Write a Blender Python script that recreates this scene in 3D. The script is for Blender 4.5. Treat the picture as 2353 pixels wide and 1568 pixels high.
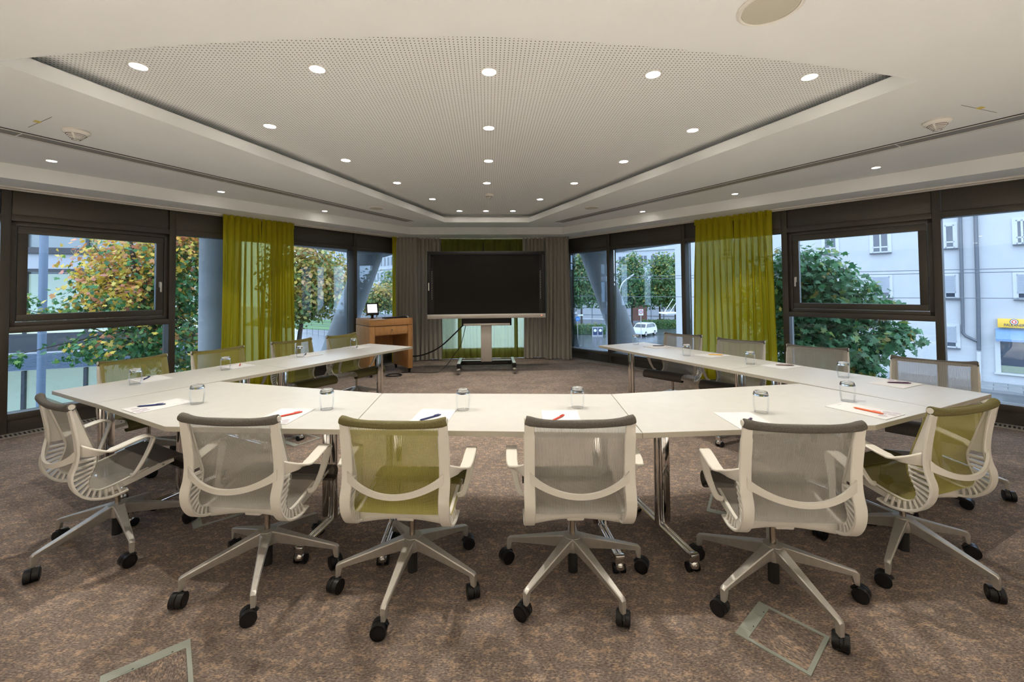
import bpy, bmesh, math, random
import numpy as np
from mathutils import Vector, Matrix

random.seed(7)
RNG = np.random.default_rng(7)
SC = bpy.context.scene
COL = SC.collection
for o in list(bpy.data.objects):
    bpy.data.objects.remove(o)

# ------------------------------------------------------------------ camera
EYE = 1.4554
FPX, PX, PY = 973.4, 1176.5, 641.6
PITCH, ROLL, YAW = 0.02637, -0.0090, math.radians(3.3)
cam_d = bpy.data.cameras.new('camera')
cam_d.sensor_width = 36.0
cam_d.lens = FPX / 2353 * 36
cam_d.shift_y = -(784 - PY) / 2353
cam_d.clip_end = 500
cam = bpy.data.objects.new('camera', cam_d)
COL.objects.link(cam)
cam.matrix_world = (Matrix.Translation((0, 0, EYE)) @ Matrix.Rotation(-YAW, 4, 'Z')
                    @ Matrix.Rotation(math.pi / 2 + PITCH, 4, 'X') @ Matrix.Rotation(ROLL, 4, 'Z'))
SC.camera = cam

# ------------------------------------------------------------------ world, exposure
SC.view_settings.view_transform = 'Standard'
SC.view_settings.look = 'None'
SC.view_settings.exposure = 0.62
SC.view_settings.gamma = 1.0
SC.view_settings.use_curve_mapping = False
world = bpy.data.worlds.new('overcast_sky')
SC.world = world
world.use_nodes = True
bg = world.node_tree.nodes['Background']
bg.inputs[0].default_value = (0.70, 0.83, 1.0, 1)
bg.inputs[1].default_value = 2.7
SPOT_W = 38.0
WARM = (1.0, 0.94, 0.82)
YBACK = -3.2         # wall behind the viewer

# ------------------------------------------------------------------ pixel -> place helpers
def ray(u, v):
    x = (u - PX) / FPX
    y = (PY - v) / FPX
    d = cam.matrix_world.to_3x3() @ Vector((x, y, -1))
    return d
def at_z(u, v, z):
    d = ray(u, v)
    t = (z - EYE) / d.z
    return Vector((d.x * t, d.y * t, z))
FWD = Vector((math.sin(YAW), math.cos(YAW), 0))
def at_depth(u, v, D):
    d = ray(u, v)
    t = D / d.dot(FWD)
    return Vector((d.x * t, d.y * t, EYE + d.z * t))

# ------------------------------------------------------------------ materials
def srgb(r, g, b):
    f = lambda c: (c / 255 / 12.92) if c / 255 <= 0.04045 else ((c / 255 + 0.055) / 1.055) ** 2.4
    return (f(r), f(g), f(b), 1)
def pmat(name, col, rough=0.5, metal=0.0, spec=0.5, emit=None, estr=0.0, trans=0.0, coat=0.0):
    m = bpy.data.materials.new(name)
    m.use_nodes = True
    b = m.node_tree.nodes['Principled BSDF']
    if len(col) == 3:
        col = (*col, 1)
    b.inputs['Base Color'].default_value = col
    b.inputs['Roughness'].default_value = rough
    b.inputs['Metallic'].default_value = metal
    b.inputs['Specular IOR Level'].default_value = spec
    b.inputs['Transmission Weight'].default_value = trans
    b.inputs['Coat Weight'].default_value = coat
    if emit:
        b.inputs['Emission Color'].default_value = (*emit, 1)
        b.inputs['Emission Strength'].default_value = estr
    return m
def N(m, t, **kw):
    n = m.node_tree.nodes.new(t)
    for k, v in kw.items():
        setattr(n, k, v)
    return n
def L(m, a, b):
    m.node_tree.links.new(a, b)
def ramp(m, fac, stops):
    r = N(m, 'ShaderNodeValToRGB')
    e = r.color_ramp.elements
    while len(e) > 1:
        e.remove(e[-1])
    e[0].position, e[0].color = stops[0]
    for p, c in stops[1:]:
        q = e.new(p)
        q.color = c
    L(m, fac, r.inputs[0])
    return r.outputs[0]
def noise(m, scale, detail=4, vec=None, rough=0.55, mapping=None, coord='Object'):
    n = N(m, 'ShaderNodeTexNoise')
    n.inputs['Scale'].default_value = scale
    n.inputs['Detail'].default_value = detail
    n.inputs['Roughness'].default_value = rough
    if vec is None:
        tc = N(m, 'ShaderNodeTexCoord')
        vec = tc.outputs[coord]
    if mapping:
        mp = N(m, 'ShaderNodeMapping')
        mp.inputs['Scale'].default_value = mapping[0]
        mp.inputs['Rotation'].default_value = mapping[1]
        L(m, vec, mp.inputs[0])
        vec = mp.outputs[0]
    L(m, vec, n.inputs['Vector'])
    return n.outputs[0]
def bump(m, h, strength, dist=0.002):
    b = N(m, 'ShaderNodeBump')
    b.inputs['Strength'].default_value = strength
    b.inputs['Distance'].default_value = dist
    L(m, h, b.inputs['Height'])
    p = m.node_tree.nodes['Principled BSDF']
    L(m, b.outputs[0], p.inputs['Normal'])
def noisy(name, c1, c2, scale, rough=0.6, detail=4, metal=0, bstr=0.0, lo=0.35, hi=0.65, mapping=None, spec=0.5):
    m = pmat(name, c1, rough, metal, spec)
    n = noise(m, scale, detail, mapping=mapping)
    c = ramp(m, n, [(lo, c1 if len(c1) == 4 else (*c1, 1)), (hi, c2 if len(c2) == 4 else (*c2, 1))])
    L(m, c, m.node_tree.nodes['Principled BSDF'].inputs['Base Color'])
    if bstr:
        bump(m, n, bstr)
    return m

M = {}
M['plaster'] = noisy('white_plaster', (0.84, 0.855, 0.85), (0.855, 0.87, 0.865), 3.0, 0.85, spec=0.2)
M['wall_white'] = pmat('wall_paint', (0.30, 0.27, 0.235), 0.7, spec=0.2)
M['bronze'] = noisy('bronze_anodised_frame', (0.060, 0.053, 0.041), (0.070, 0.062, 0.049), 60, 0.42, metal=0.25)
M['bronze_dark'] = pmat('dark_gasket', (0.012, 0.012, 0.012), 0.5)
M['white_metal'] = pmat('white_coated_metal', (0.78, 0.75, 0.69), 0.4)
M['grey_metal'] = pmat('grey_vane', (0.25, 0.235, 0.21), 0.5)
M['black'] = pmat('black_plastic', (0.009, 0.009, 0.010), 0.40, spec=0.35)
M['black_matt'] = pmat('black_matt', (0.010, 0.010, 0.010), 0.7)
M['chrome'] = pmat('chrome', (0.70, 0.68, 0.66), 0.10, 1.0)
M['bronze_chrome'] = pmat('warm_polished_steel', (0.42, 0.37, 0.31), 0.22, 1.0)
M['alu'] = noisy('satin_aluminium', (0.50, 0.475, 0.435), (0.55, 0.525, 0.48), 40, 0.42, metal=0.65)
M['chair_white'] = pmat('off_white_polymer', (0.62, 0.59, 0.53), 0.40)
M['tabletop'] = noisy('white_laminate', (0.54, 0.53, 0.51), (0.565, 0.555, 0.53), 14, 0.38)
M['table_edge'] = pmat('cream_edge_band', (0.44, 0.405, 0.33), 0.45)
M['paper'] = pmat('paper', (0.66, 0.655, 0.665), 0.8, spec=0.2)
M['print_lav'] = pmat('lavender_print', (0.48, 0.45, 0.50), 0.8, spec=0.2)
M['print_grey'] = pmat('grey_print', (0.42, 0.40, 0.44), 0.8, spec=0.2)
for k, c in dict(navy=(0.015, 0.025, 0.12), red=(0.62, 0.055, 0.03), purple=(0.07, 0.02, 0.11), orange=(0.80, 0.13, 0.04),
                 yellow=(0.75, 0.42, 0.03), brown=(0.13, 0.07, 0.05), dark=(0.02, 0.02, 0.035), plum=(0.06, 0.015, 0.05)).items():
    M['pen_' + k] = pmat('pen_' + k, c, 0.35)
M['sticker'] = pmat('yellow_sticker', (0.72, 0.58, 0.10), 0.6)
M['silver'] = pmat('silver_paint', (0.56, 0.525, 0.475), 0.40, 0.25)
M['screen'] = pmat('matt_screen', (0.004, 0.0038, 0.0035), 0.20, spec=0.22)
M['tablet_screen'] = pmat('lit_tablet_screen', (0.02, 0.02, 0.02), 0.2, emit=(0.86, 0.93, 1.0), estr=1.1)
M['red_led'] = pmat('red_power_light', (0.4, 0.05, 0.03), 0.4, emit=(1, 0.25, 0.12), estr=1.0)
M['floorbox'] = pmat('grey_green_plastic', (0.30, 0.32, 0.28), 0.5)
M['speaker_grille'] = pmat('speaker_grille', (0.55, 0.53, 0.44), 0.7)
M['lamp'] = pmat('lamp_lens', (1, 1, 1), 0.5, emit=(1.0, 0.93, 0.82), estr=28.0)

def oak():
    m = noisy('oak_veneer', (0.42, 0.205, 0.070), (0.56, 0.29, 0.105), 9, 0.42, 5, mapping=((8, 8, 0.7), (0, 0, 0)), bstr=0.05)
    return m
M['oak'] = oak()

def carpet():
    m = pmat('mottled_brown_carpet', (0.1, 0.08, 0.07), 0.95, spec=0.1)
    b = m.node_tree.nodes['Principled BSDF']
    fine = noise(m, 75, 5, mapping=((1, 2.4, 1), (0, 0, 0.25)), rough=0.7)
    mid = noise(m, 19.0, 6, rough=0.72, mapping=((1, 1.5, 1), (0, 0, 0.25)))
    big = noise(m, 3.2, 3)
    c1 = ramp(m, fine, [(0.30, (0.060, 0.046, 0.039, 1)), (0.50, (0.175, 0.138, 0.118, 1)), (0.70, (0.33, 0.27, 0.24, 1))])
    c2 = ramp(m, fine, [(0.32, (0.20, 0.14, 0.10, 1)), (0.55, (0.37, 0.265, 0.19, 1)), (0.7, (0.50, 0.37, 0.27, 1))])
    add = N(m, 'ShaderNodeMath', operation='ADD')
    L(m, mid, add.inputs[0])
    mul = N(m, 'ShaderNodeMath', operation='MULTIPLY')
    mul.inputs[1].default_value = 0.35
    L(m, fine, mul.inputs[0])
    L(m, mul.outputs[0], add.inputs[1])
    k = ramp(m, add.outputs[0], [(0.68, (0, 0, 0, 1)), (0.80, (1, 1, 1, 1))])
    dk = ramp(m, big, [(0.35, (0.92, 0.93, 0.94, 1)), (0.65, (1.25, 1.25, 1.25, 1))])
    mx = N(m, 'ShaderNodeMix', data_type='RGBA')
    L(m, k, mx.inputs['Factor'])
    L(m, c1, mx.inputs[6])
    L(m, c2, mx.inputs[7])
    mm = N(m, 'ShaderNodeMix', data_type='RGBA', blend_type='MULTIPLY')
    mm.inputs['Factor'].default_value = 1.0
    L(m, mx.outputs[2], mm.inputs[6])
    L(m, dk, mm.inputs[7])
    L(m, mm.outputs[2], b.inputs['Base Color'])
    bump(m, fine, 0.5, 0.004)
    return m
M['carpet'] = carpet()

def perforated():
    m = pmat('perforated_plaster', (0.84, 0.855, 0.85), 0.85, spec=0.2)
    b = m.node_tree.nodes['Principled BSDF']
    tc = N(m, 'ShaderNodeTexCoord')
    sep = N(m, 'ShaderNodeSeparateXYZ')
    L(m, tc.outputs['Object'], sep.inputs[0])
    P = 0.0245
    sq = []
    for ax in (0, 1):
        d = N(m, 'ShaderNodeMath', operation='DIVIDE'); d.inputs[1].default_value = P
        L(m, sep.outputs[ax], d.inputs[0])
        f = N(m, 'ShaderNodeMath', operation='FRACT'); L(m, d.outputs[0], f.inputs[0])
        s = N(m, 'ShaderNodeMath', operation='SUBTRACT'); s.inputs[1].default_value = 0.5
        L(m, f.outputs[0], s.inputs[0])
        q = N(m, 'ShaderNodeMath', operation='MULTIPLY'); L(m, s.outputs[0], q.inputs[0]); L(m, s.outputs[0], q.inputs[1])
        sq.append(q.outputs[0])
    a = N(m, 'ShaderNodeMath', operation='ADD'); L(m, sq[0], a.inputs[0]); L(m, sq[1], a.inputs[1])
    g = N(m, 'ShaderNodeMath', operation='GREATER_THAN'); g.inputs[1].default_value = 0.17 ** 2
    L(m, a.outputs[0], g.inputs[0])
    c = ramp(m, g.outputs[0], [(0.0, (0.14, 0.125, 0.105, 1)), (1.0, (0.84, 0.855, 0.85, 1))])
    L(m, c, b.inputs['Base Color'])
    return m
M['perf'] = perforated()

def thin_glass(name, tint=(0.90, 0.95, 1.0), ior=1.45, rough=0.0, boost=1.0):
    m = bpy.data.materials.new(name)
    m.use_nodes = True
    nt = m.node_tree
    nt.nodes.clear()
    out = N(m, 'ShaderNodeOutputMaterial')
    t = N(m, 'ShaderNodeBsdfTransparent'); t.inputs[0].default_value = (*tint, 1)
    g = N(m, 'ShaderNodeBsdfGlossy'); g.inputs['Roughness'].default_value = rough
    g.inputs[0].default_value = (0.9, 0.95, 1, 1)
    f = N(m, 'ShaderNodeFresnel'); f.inputs[0].default_value = ior
    mu = N(m, 'ShaderNodeMath', operation='MULTIPLY'); mu.inputs[1].default_value = boost
    L(m, f.outputs[0], mu.inputs[0])
    mx = N(m, 'ShaderNodeMixShader')
    L(m, mu.outputs[0], mx.inputs[0]); L(m, t.outputs[0], mx.inputs[1]); L(m, g.outputs[0], mx.inputs[2])
    L(m, mx.outputs[0], out.inputs[0])
    return m
M['glass'] = thin_glass('window_glass', (0.88, 0.94, 0.99), 1.5, 0.0, 0.9)
M['tumbler'] = thin_glass('tumbler_glass', (0.985, 0.988, 0.988), 1.30, 0.0, 0.45)
M['tumbler_base'] = pmat('thick_glass', (0.95, 0.97, 0.98), 0.02, trans=1.0)
M['tumbler_base'].node_tree.nodes['Principled BSDF'].inputs['IOR'].default_value = 1.5
M['car_glass'] = pmat('dark_glass', (0.02, 0.025, 0.03), 0.08, spec=0.8)
M['facade_glass'] = pmat('facade_glass', (0.035, 0.05, 0.075), 0.06, spec=0.9)
M['facade_glass_l'] = pmat('facade_glass_light', (0.16, 0.20, 0.21), 0.10, spec=0.9)

def fabric(name, c_diff, c_trans, alpha, w_trans, scale=None, tint=(1, 1, 1)):
    m = bpy.data.materials.new(name)
    m.use_nodes = True
    m.node_tree.nodes.clear()
    out = N(m, 'ShaderNodeOutputMaterial')
    d = N(m, 'ShaderNodeBsdfDiffuse'); d.inputs[0].default_value = (*c_diff, 1)
    tl = N(m, 'ShaderNodeBsdfTranslucent'); tl.inputs[0].default_value = (*c_trans, 1)
    a = N(m, 'ShaderNodeMixShader'); a.inputs[0].default_value = w_trans
    L(m, d.outputs[0], a.inputs[1]); L(m, tl.outputs[0], a.inputs[2])
    tr = N(m, 'ShaderNodeBsdfTransparent'); tr.inputs[0].default_value = (*tint, 1)
    b = N(m, 'ShaderNodeMixShader'); b.inputs[0].default_value = alpha
    L(m, tr.outputs[0], b.inputs[1]); L(m, a.outputs[0], b.inputs[2])
    L(m, b.outputs[0], out.inputs[0])
    if scale:
        tc = N(m, 'ShaderNodeTexCoord')
        w = N(m, 'ShaderNodeTexWave'); w.inputs['Scale'].default_value = scale
        w.inputs['Distortion'].default_value = 0.4
        L(m, tc.outputs['Object'], w.inputs['Vector'])
        w.bands_direction = 'X'
        mr = N(m, 'ShaderNodeMapRange')
        mr.inputs[3].default_value = alpha - 0.22; mr.inputs[4].default_value = min(1, alpha + 0.2)
        L(m, w.outputs[1], mr.inputs[0])
        L(m, mr.outputs[0], b.inputs[0])
    return m
M['mesh_grey'] = fabric('grey_mesh', (0.36, 0.335, 0.30), (0.34, 0.32, 0.28), 0.70, 0.3, scale=60)
M['mesh_olive'] = fabric('olive_mesh', (0.30, 0.265, 0.075), (0.33, 0.29, 0.08), 0.74, 0.3, scale=60)
M['roll_grey'] = noisy('grey_rolled_mesh', (0.060, 0.052, 0.043), (0.105, 0.093, 0.078), 260, 0.75, bstr=0.3)
M['roll_olive'] = noisy('olive_rolled_mesh', (0.085, 0.072, 0.020), (0.145, 0.125, 0.038), 260, 0.75, bstr=0.3)
M['sheer_green'] = fabric('sheer_lime_voile', (0.60, 0.53, 0.03), (0.62, 0.57, 0.04), 0.90, 0.42, tint=(0.75, 0.85, 0.40))
M['sheer_far'] = fabric('sheer_pale_voile', (0.42, 0.42, 0.07), (0.44, 0.46, 0.12), 0.58, 0.45, tint=(0.84, 0.92, 0.70))
M['grey_drape'] = fabric('grey_drape', (0.46, 0.43, 0.36), (0.20, 0.19, 0.16), 1.0, 0.10)
M['leaf'] = None
def leafmat():
    m = bpy.data.materials.new('leaf')
    m.use_nodes = True
    m.node_tree.nodes.clear()
    out = N(m, 'ShaderNodeOutputMaterial')
    at = N(m, 'ShaderNodeAttribute'); at.attribute_name = 'Col'
    d = N(m, 'ShaderNodeBsdfPrincipled'); d.inputs['Roughness'].default_value = 0.45
    tl = N(m, 'ShaderNodeBsdfTranslucent')
    L(m, at.outputs[0], d.inputs['Base Color']); L(m, at.outputs[0], tl.inputs[0])
    a = N(m, 'ShaderNodeMixShader'); a.inputs[0].default_value = 0.35
    L(m, d.outputs[0], a.inputs[1]); L(m, tl.outputs[0], a.inputs[2]); L(m, a.outputs[0], out.inputs[0])
    return m
M['leaf'] = leafmat()
M['bark'] = noisy('bark', (0.035, 0.028, 0.022), (0.07, 0.058, 0.045), 12, 0.9)
M['concrete'] = noisy('cast_concrete', (0.30, 0.32, 0.33), (0.37, 0.39, 0.40), 2.5, 0.75, 6)
M['asphalt'] = noisy('wet_asphalt', (0.060, 0.064, 0.070), (0.10, 0.105, 0.11), 0.35, 0.24, 6, spec=0.6)
M['pavement'] = noisy('wet_pavers', (0.20, 0.20, 0.20), (0.27, 0.27, 0.27), 2.0, 0.35, 5)
M['grass'] = noisy('grass', (0.05, 0.13, 0.03), (0.10, 0.20, 0.05), 3.0, 0.9)
M['render_white'] = noisy('white_render', (0.46, 0.46, 0.475), (0.49, 0.49, 0.50), 1.2, 0.85)
M['win_white'] = pmat('white_window_frame', (0.52, 0.52, 0.53), 0.5)
M['blind'] = pmat('roller_blind', (0.36, 0.38, 0.42), 0.6)
M['pipe'] = pmat('zinc_pipe', (0.13, 0.14, 0.16), 0.45, 0.5)
M['steel_blue'] = pmat('painted_steel', (0.12, 0.17, 0.24), 0.45)
M['facade_dark'] = pmat('dark_facade_panel', (0.022, 0.027, 0.036), 0.4)
M['facade_cream'] = pmat('cream_glowing_room', (0.50, 0.52, 0.38), 0.8, emit=(0.80, 0.84, 0.58), estr=0.22)  # faint glow put into the colour stands in for room lighting
M['facade_pale'] = pmat('pale_panel', (0.38, 0.39, 0.42), 0.6)
M['office_white'] = pmat('office_render', (0.44, 0.46, 0.49), 0.8)
M['sage_panel'] = pmat('sage_panel', (0.24, 0.27, 0.20), 0.6)
M['sign_yellow'] = pmat('sign_yellow', (0.82, 0.50, 0.06), 0.5)
M['sign_blue'] = pmat('sign_blue', (0.02, 0.22, 0.62), 0.5)
M['sign_navy'] = pmat('sign_navy', (0.02, 0.04, 0.12), 0.5)
M['sign_red'] = pmat('sign_red', (0.60, 0.04, 0.03), 0.5)
M['sign_white'] = pmat('sign_white', (0.86, 0.88, 0.92), 0.5)
M['awning'] = pmat('blue_awning', (0.16, 0.26, 0.42), 0.7)
M['hedge'] = noisy('hedge_green', (0.03, 0.075, 0.03), (0.075, 0.14, 0.05), 6, 0.9)
M['car_paint'] = pmat('white_car_paint', (0.62, 0.66, 0.72), 0.25, coat=0.5)
M['rubber'] = pmat('rubber', (0.015, 0.015, 0.015), 0.8)
M['tail'] = pmat('tail_light', (0.45, 0.02, 0.02), 0.3)
M['rust_panel'] = pmat('red_brown_cladding', (0.22, 0.10, 0.075), 0.7)

# ------------------------------------------------------------------ mesh helpers
class G:
    def __init__(s):
        s.v = []; s.f = []
    def add(s, V, F, T=None):
        o = len(s.v)
        if T is not None:
            V = [T @ Vector(p) for p in V]
        s.v += [tuple(p) for p in V]
        s.f += [tuple(i + o for i in f) for f in F]
        return s
    def box(s, c, d, rz=0, b=0.0, T=None):
        bm = bmesh.new()
        bmesh.ops.create_cube(bm, size=1)
        for v in bm.verts:
            v.co = Vector((v.co.x * d[0], v.co.y * d[1], v.co.z * d[2]))
        if b:
            bmesh.ops.bevel(bm, geom=bm.edges[:], offset=b, segments=2, profile=0.5, affect='EDGES')
        bm.verts.index_update()
        R = Matrix.Translation(c) @ Matrix.Rotation(rz, 4, 'Z')
        if T is not None:
            R = T @ R
        s.add([R @ v.co for v in bm.verts], [[v.index for v in f.verts] for f in bm.faces])
        bm.free()
        return s
    def loft(s, secs, closed=True, caps=True):
        n = len(secs[0]); V = [p for q in secs for p in q]; F = []
        for i in range(len(secs) - 1):
            for j in range(n if closed else n - 1):
                k = (j + 1) % n
                F.append((i * n + j, i * n + k, (i + 1) * n + k, (i + 1) * n + j))
        if caps and closed:
            F.append(tuple(range(n))[::-1]); F.append(tuple(range((len(secs) - 1) * n, len(secs) * n)))
        return s.add(V, F)
    def tube(s, P, r, n=10, caps=True):
        P = [Vector(p) for p in P]
        R = r if isinstance(r, (list, tuple)) else [r] * len(P)
        secs = []
        up = None
        for i, p in enumerate(P):
            t = (P[min(i + 1, len(P) - 1)] - P[max(i - 1, 0)]).normalized()
            if up is None:
                up = Vector((0, 0, 1)) if abs(t.z) < 0.9 else Vector((1, 0, 0))
            a = t.cross(up)
            if a.length < 1e-4:
                a = t.cross(Vector((0, 1, 0)))
            a.normalize(); bb = a.cross(t).normalized(); up = bb
            secs.append([p + a * math.cos(2 * math.pi * k / n) * R[i] + bb * math.sin(2 * math.pi * k / n) * R[i] for k in range(n)])
        return s.loft(secs, True, caps)
    def cyl(s, c, r, h, n=20, r2=None, axis='Z'):
        r2 = r if r2 is None else r2
        secs = []
        for z, rr in ((0, r), (h, r2)):
            q = []
            for k in range(n):
                a = 2 * math.pi * k / n
                x, y = rr * math.cos(a), rr * math.sin(a)
                p = {'Z': (x, y, z), 'X': (z, x, y), 'Y': (y, z, x)}[axis]
                q.append(Vector(c) + Vector(p))
            secs.append(q)
        return s.loft(secs)
    def lathe(s, prof, c=(0, 0, 0), n=24):
        secs = [[(c[0] + r * math.cos(2 * math.pi * k / n), c[1] + r * math.sin(2 * math.pi * k / n), c[2] + z) for k in range(n)] for r, z in prof]
        return s.loft(secs, True, True)
    def prism(s, poly, z0, z1):
        n = len(poly)
        V = [(x, y, z0) for x, y in poly] + [(x, y, z1) for x, y in poly]
        F = [tuple(range(n))[::-1], tuple(range(n, 2 * n))] + [(i, (i + 1) % n, n + (i + 1) % n, n + i) for i in range(n)]
        return s.add(V, F)
    def ribbon(s, P, W, T, side, ch=0.3):
        P = [Vector(p) for p in P]; n = len(P)
        W = W if isinstance(W, (list, tuple)) else [W] * n
        T = T if isinstance(T, (list, tuple)) else [T] * n
        secs = []
        for i, p in enumerate(P):
            t = (P[min(i + 1, n - 1)] - P[max(i - 1, 0)]).normalized()
            sd = Vector(side[i]) if isinstance(side, list) else Vector(side)
            sd = (sd - t * sd.dot(t)).normalized()
            nn = t.cross(sd).normalized()
            w, h = W[i] / 2, T[i] / 2
            c = min(w, h) * 2 * ch
            pts = [(w - c, -h), (w, -h + c), (w, h - c), (w - c, h), (-w + c, h), (-w, h - c), (-w, -h + c), (-w + c, -h)]
            secs.append([p + sd * a + nn * b for a, b in pts])
        return s.loft(secs)
    def obj(s, name, mat, parent=None, smooth=True, angle=40, **kw):
        me = bpy.data.meshes.new(name)
        me.from_pydata(s.v, [], s.f)
        me.validate()
        bm = bmesh.new(); bm.from_mesh(me)
        bmesh.ops.recalc_face_normals(bm, faces=bm.faces)
        bm.to_mesh(me); bm.free()
        if smooth:
            me.polygons.foreach_set('use_smooth', [True] * len(me.polygons))
            me.set_sharp_from_angle(angle=math.radians(angle))
        if mat is not None:
            me.materials.append(mat if not isinstance(mat, str) else M[mat])
        return link(name, me, parent, **kw)
def link(name, data, parent=None, loc=None, rz=None, label=None, cat=None, group=None, kind=None):
    o = bpy.data.objects.new(name, data)
    COL.objects.link(o)
    if parent is not None:
        o.parent = parent
    if loc is not None:
        o.location = loc
    if rz is not None:
        o.rotation_euler = (0, 0, rz)
    tag(o, label, cat, group, kind)
    return o
def tag(o, label=None, cat=None, group=None, kind=None):
    for k, v in (('label', label), ('category', cat), ('group', group), ('kind', kind)):
        if v:
            o[k] = v
    return o
def thing(name, label=None, cat=None, loc=(0, 0, 0), rz=0, group=None, kind=None):
    return link(name, None, None, loc, rz, label, cat, group, kind)
def copy_tree(o, parent=None):
    c = o.copy()
    COL.objects.link(c)
    c.parent = parent
    for ch in [k for k in bpy.data.objects if k.parent == o]:
        copy_tree(ch, c)
    return c
def crom(P, m=6):
    P = [Vector(p) for p in P]; out = []
    for i in range(len(P) - 1):
        p0, p1, p2, p3 = P[max(i - 1, 0)], P[i], P[i + 1], P[min(i + 2, len(P) - 1)]
        for k in range(m):
            t = k / m
            out.append(0.5 * ((2 * p1) + (p2 - p0) * t + (2 * p0 - 5 * p1 + 4 * p2 - p3) * t * t + (3 * p1 - p0 - 3 * p2 + p3) * t ** 3))
    out.append(P[-1])
    return out
def resample(P, n):
    d = [0]
    for a, b in zip(P, P[1:]):
        d.append(d[-1] + (b - a).length)
    out = []
    for k in range(n):
        s = d[-1] * k / (n - 1)
        i = 0
        while i < len(P) - 2 and d[i + 1] < s:
            i += 1
        f = (s - d[i]) / max(d[i + 1] - d[i], 1e-9)
        out.append(P[i].lerp(P[i + 1], f))
    return out
def textmesh(txt, size, mat, parent, loc, rot, name='lettering', extrude=0.004):
    cu = bpy.data.curves.new(name, 'FONT')
    cu.body = txt; cu.size = size; cu.align_x = 'CENTER'; cu.align_y = 'CENTER'; cu.extrude = extrude
    tmp = bpy.data.objects.new(name, cu)
    COL.objects.link(tmp)
    dg = bpy.context.evaluated_depsgraph_get()
    me = bpy.data.meshes.new_from_object(tmp.evaluated_get(dg))
    bpy.data.objects.remove(tmp)
    me.materials.clear(); me.materials.append(M[mat])
    o = link(name, me, parent, loc)
    o.rotation_euler = rot
    return o

# ================================================================== ROOM SHELL
TH = math.radians(36.6)
APEX = 11.43
ZS, Z1, ZL, Z2 = 2.575, 2.72, 2.812, 2.872   # soffit, ceiling, lip top, perforated panel
YB = 9.15                                    # back glazing line
SCOR = (APEX - YB) / math.cos(TH)
def wframe(side):
    """matrix: local x = along wall from the apex, y = outward normal, z up"""
    dx = Vector((side * math.sin(TH), -math.cos(TH), 0))
    n = Vector((side * math.cos(TH), math.sin(TH), 0))
    m = Matrix(((dx.x, n.x, 0, 0), (dx.y, n.y, 0, APEX), (0, 0, 1, 0), (0, 0, 0, 1)))
    return m
WF = {-1: wframe(-1), 1: wframe(1)}
def wp(side, s, off=0, z=0):
    return WF[side] @ Vector((s, off, z))

# floor ----------------------------------------------------------
SE = 10.1
pts = [wp(-1, SCOR), wp(-1, SE), Vector((-6.02, YBACK, 0)), Vector((6.02, YBACK, 0)), wp(1, SE), wp(1, SCOR)]
fl = G().prism([(p.x, p.y) for p in pts], -0.25, 0.0).obj('floor', 'carpet', smooth=False, kind='structure', label='mottled brown carpet floor of the meeting room')
# walls out of view
wb = G().box((0, YBACK - 0.06, 1.4), (12.3, 0.12, 2.9)).obj('wall_back', 'wall_white', smooth=False, kind='structure')
for sd, nm in ((-1, 'wall_side_left'), (1, 'wall_side_right')):
    y1 = wp(sd, SE).y
    G().box((sd * 6.08, (y1 + YBACK) / 2, 1.4), (0.12, y1 - YBACK, 2.9)).obj(nm, 'wall_white', smooth=False, kind='structure')

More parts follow.
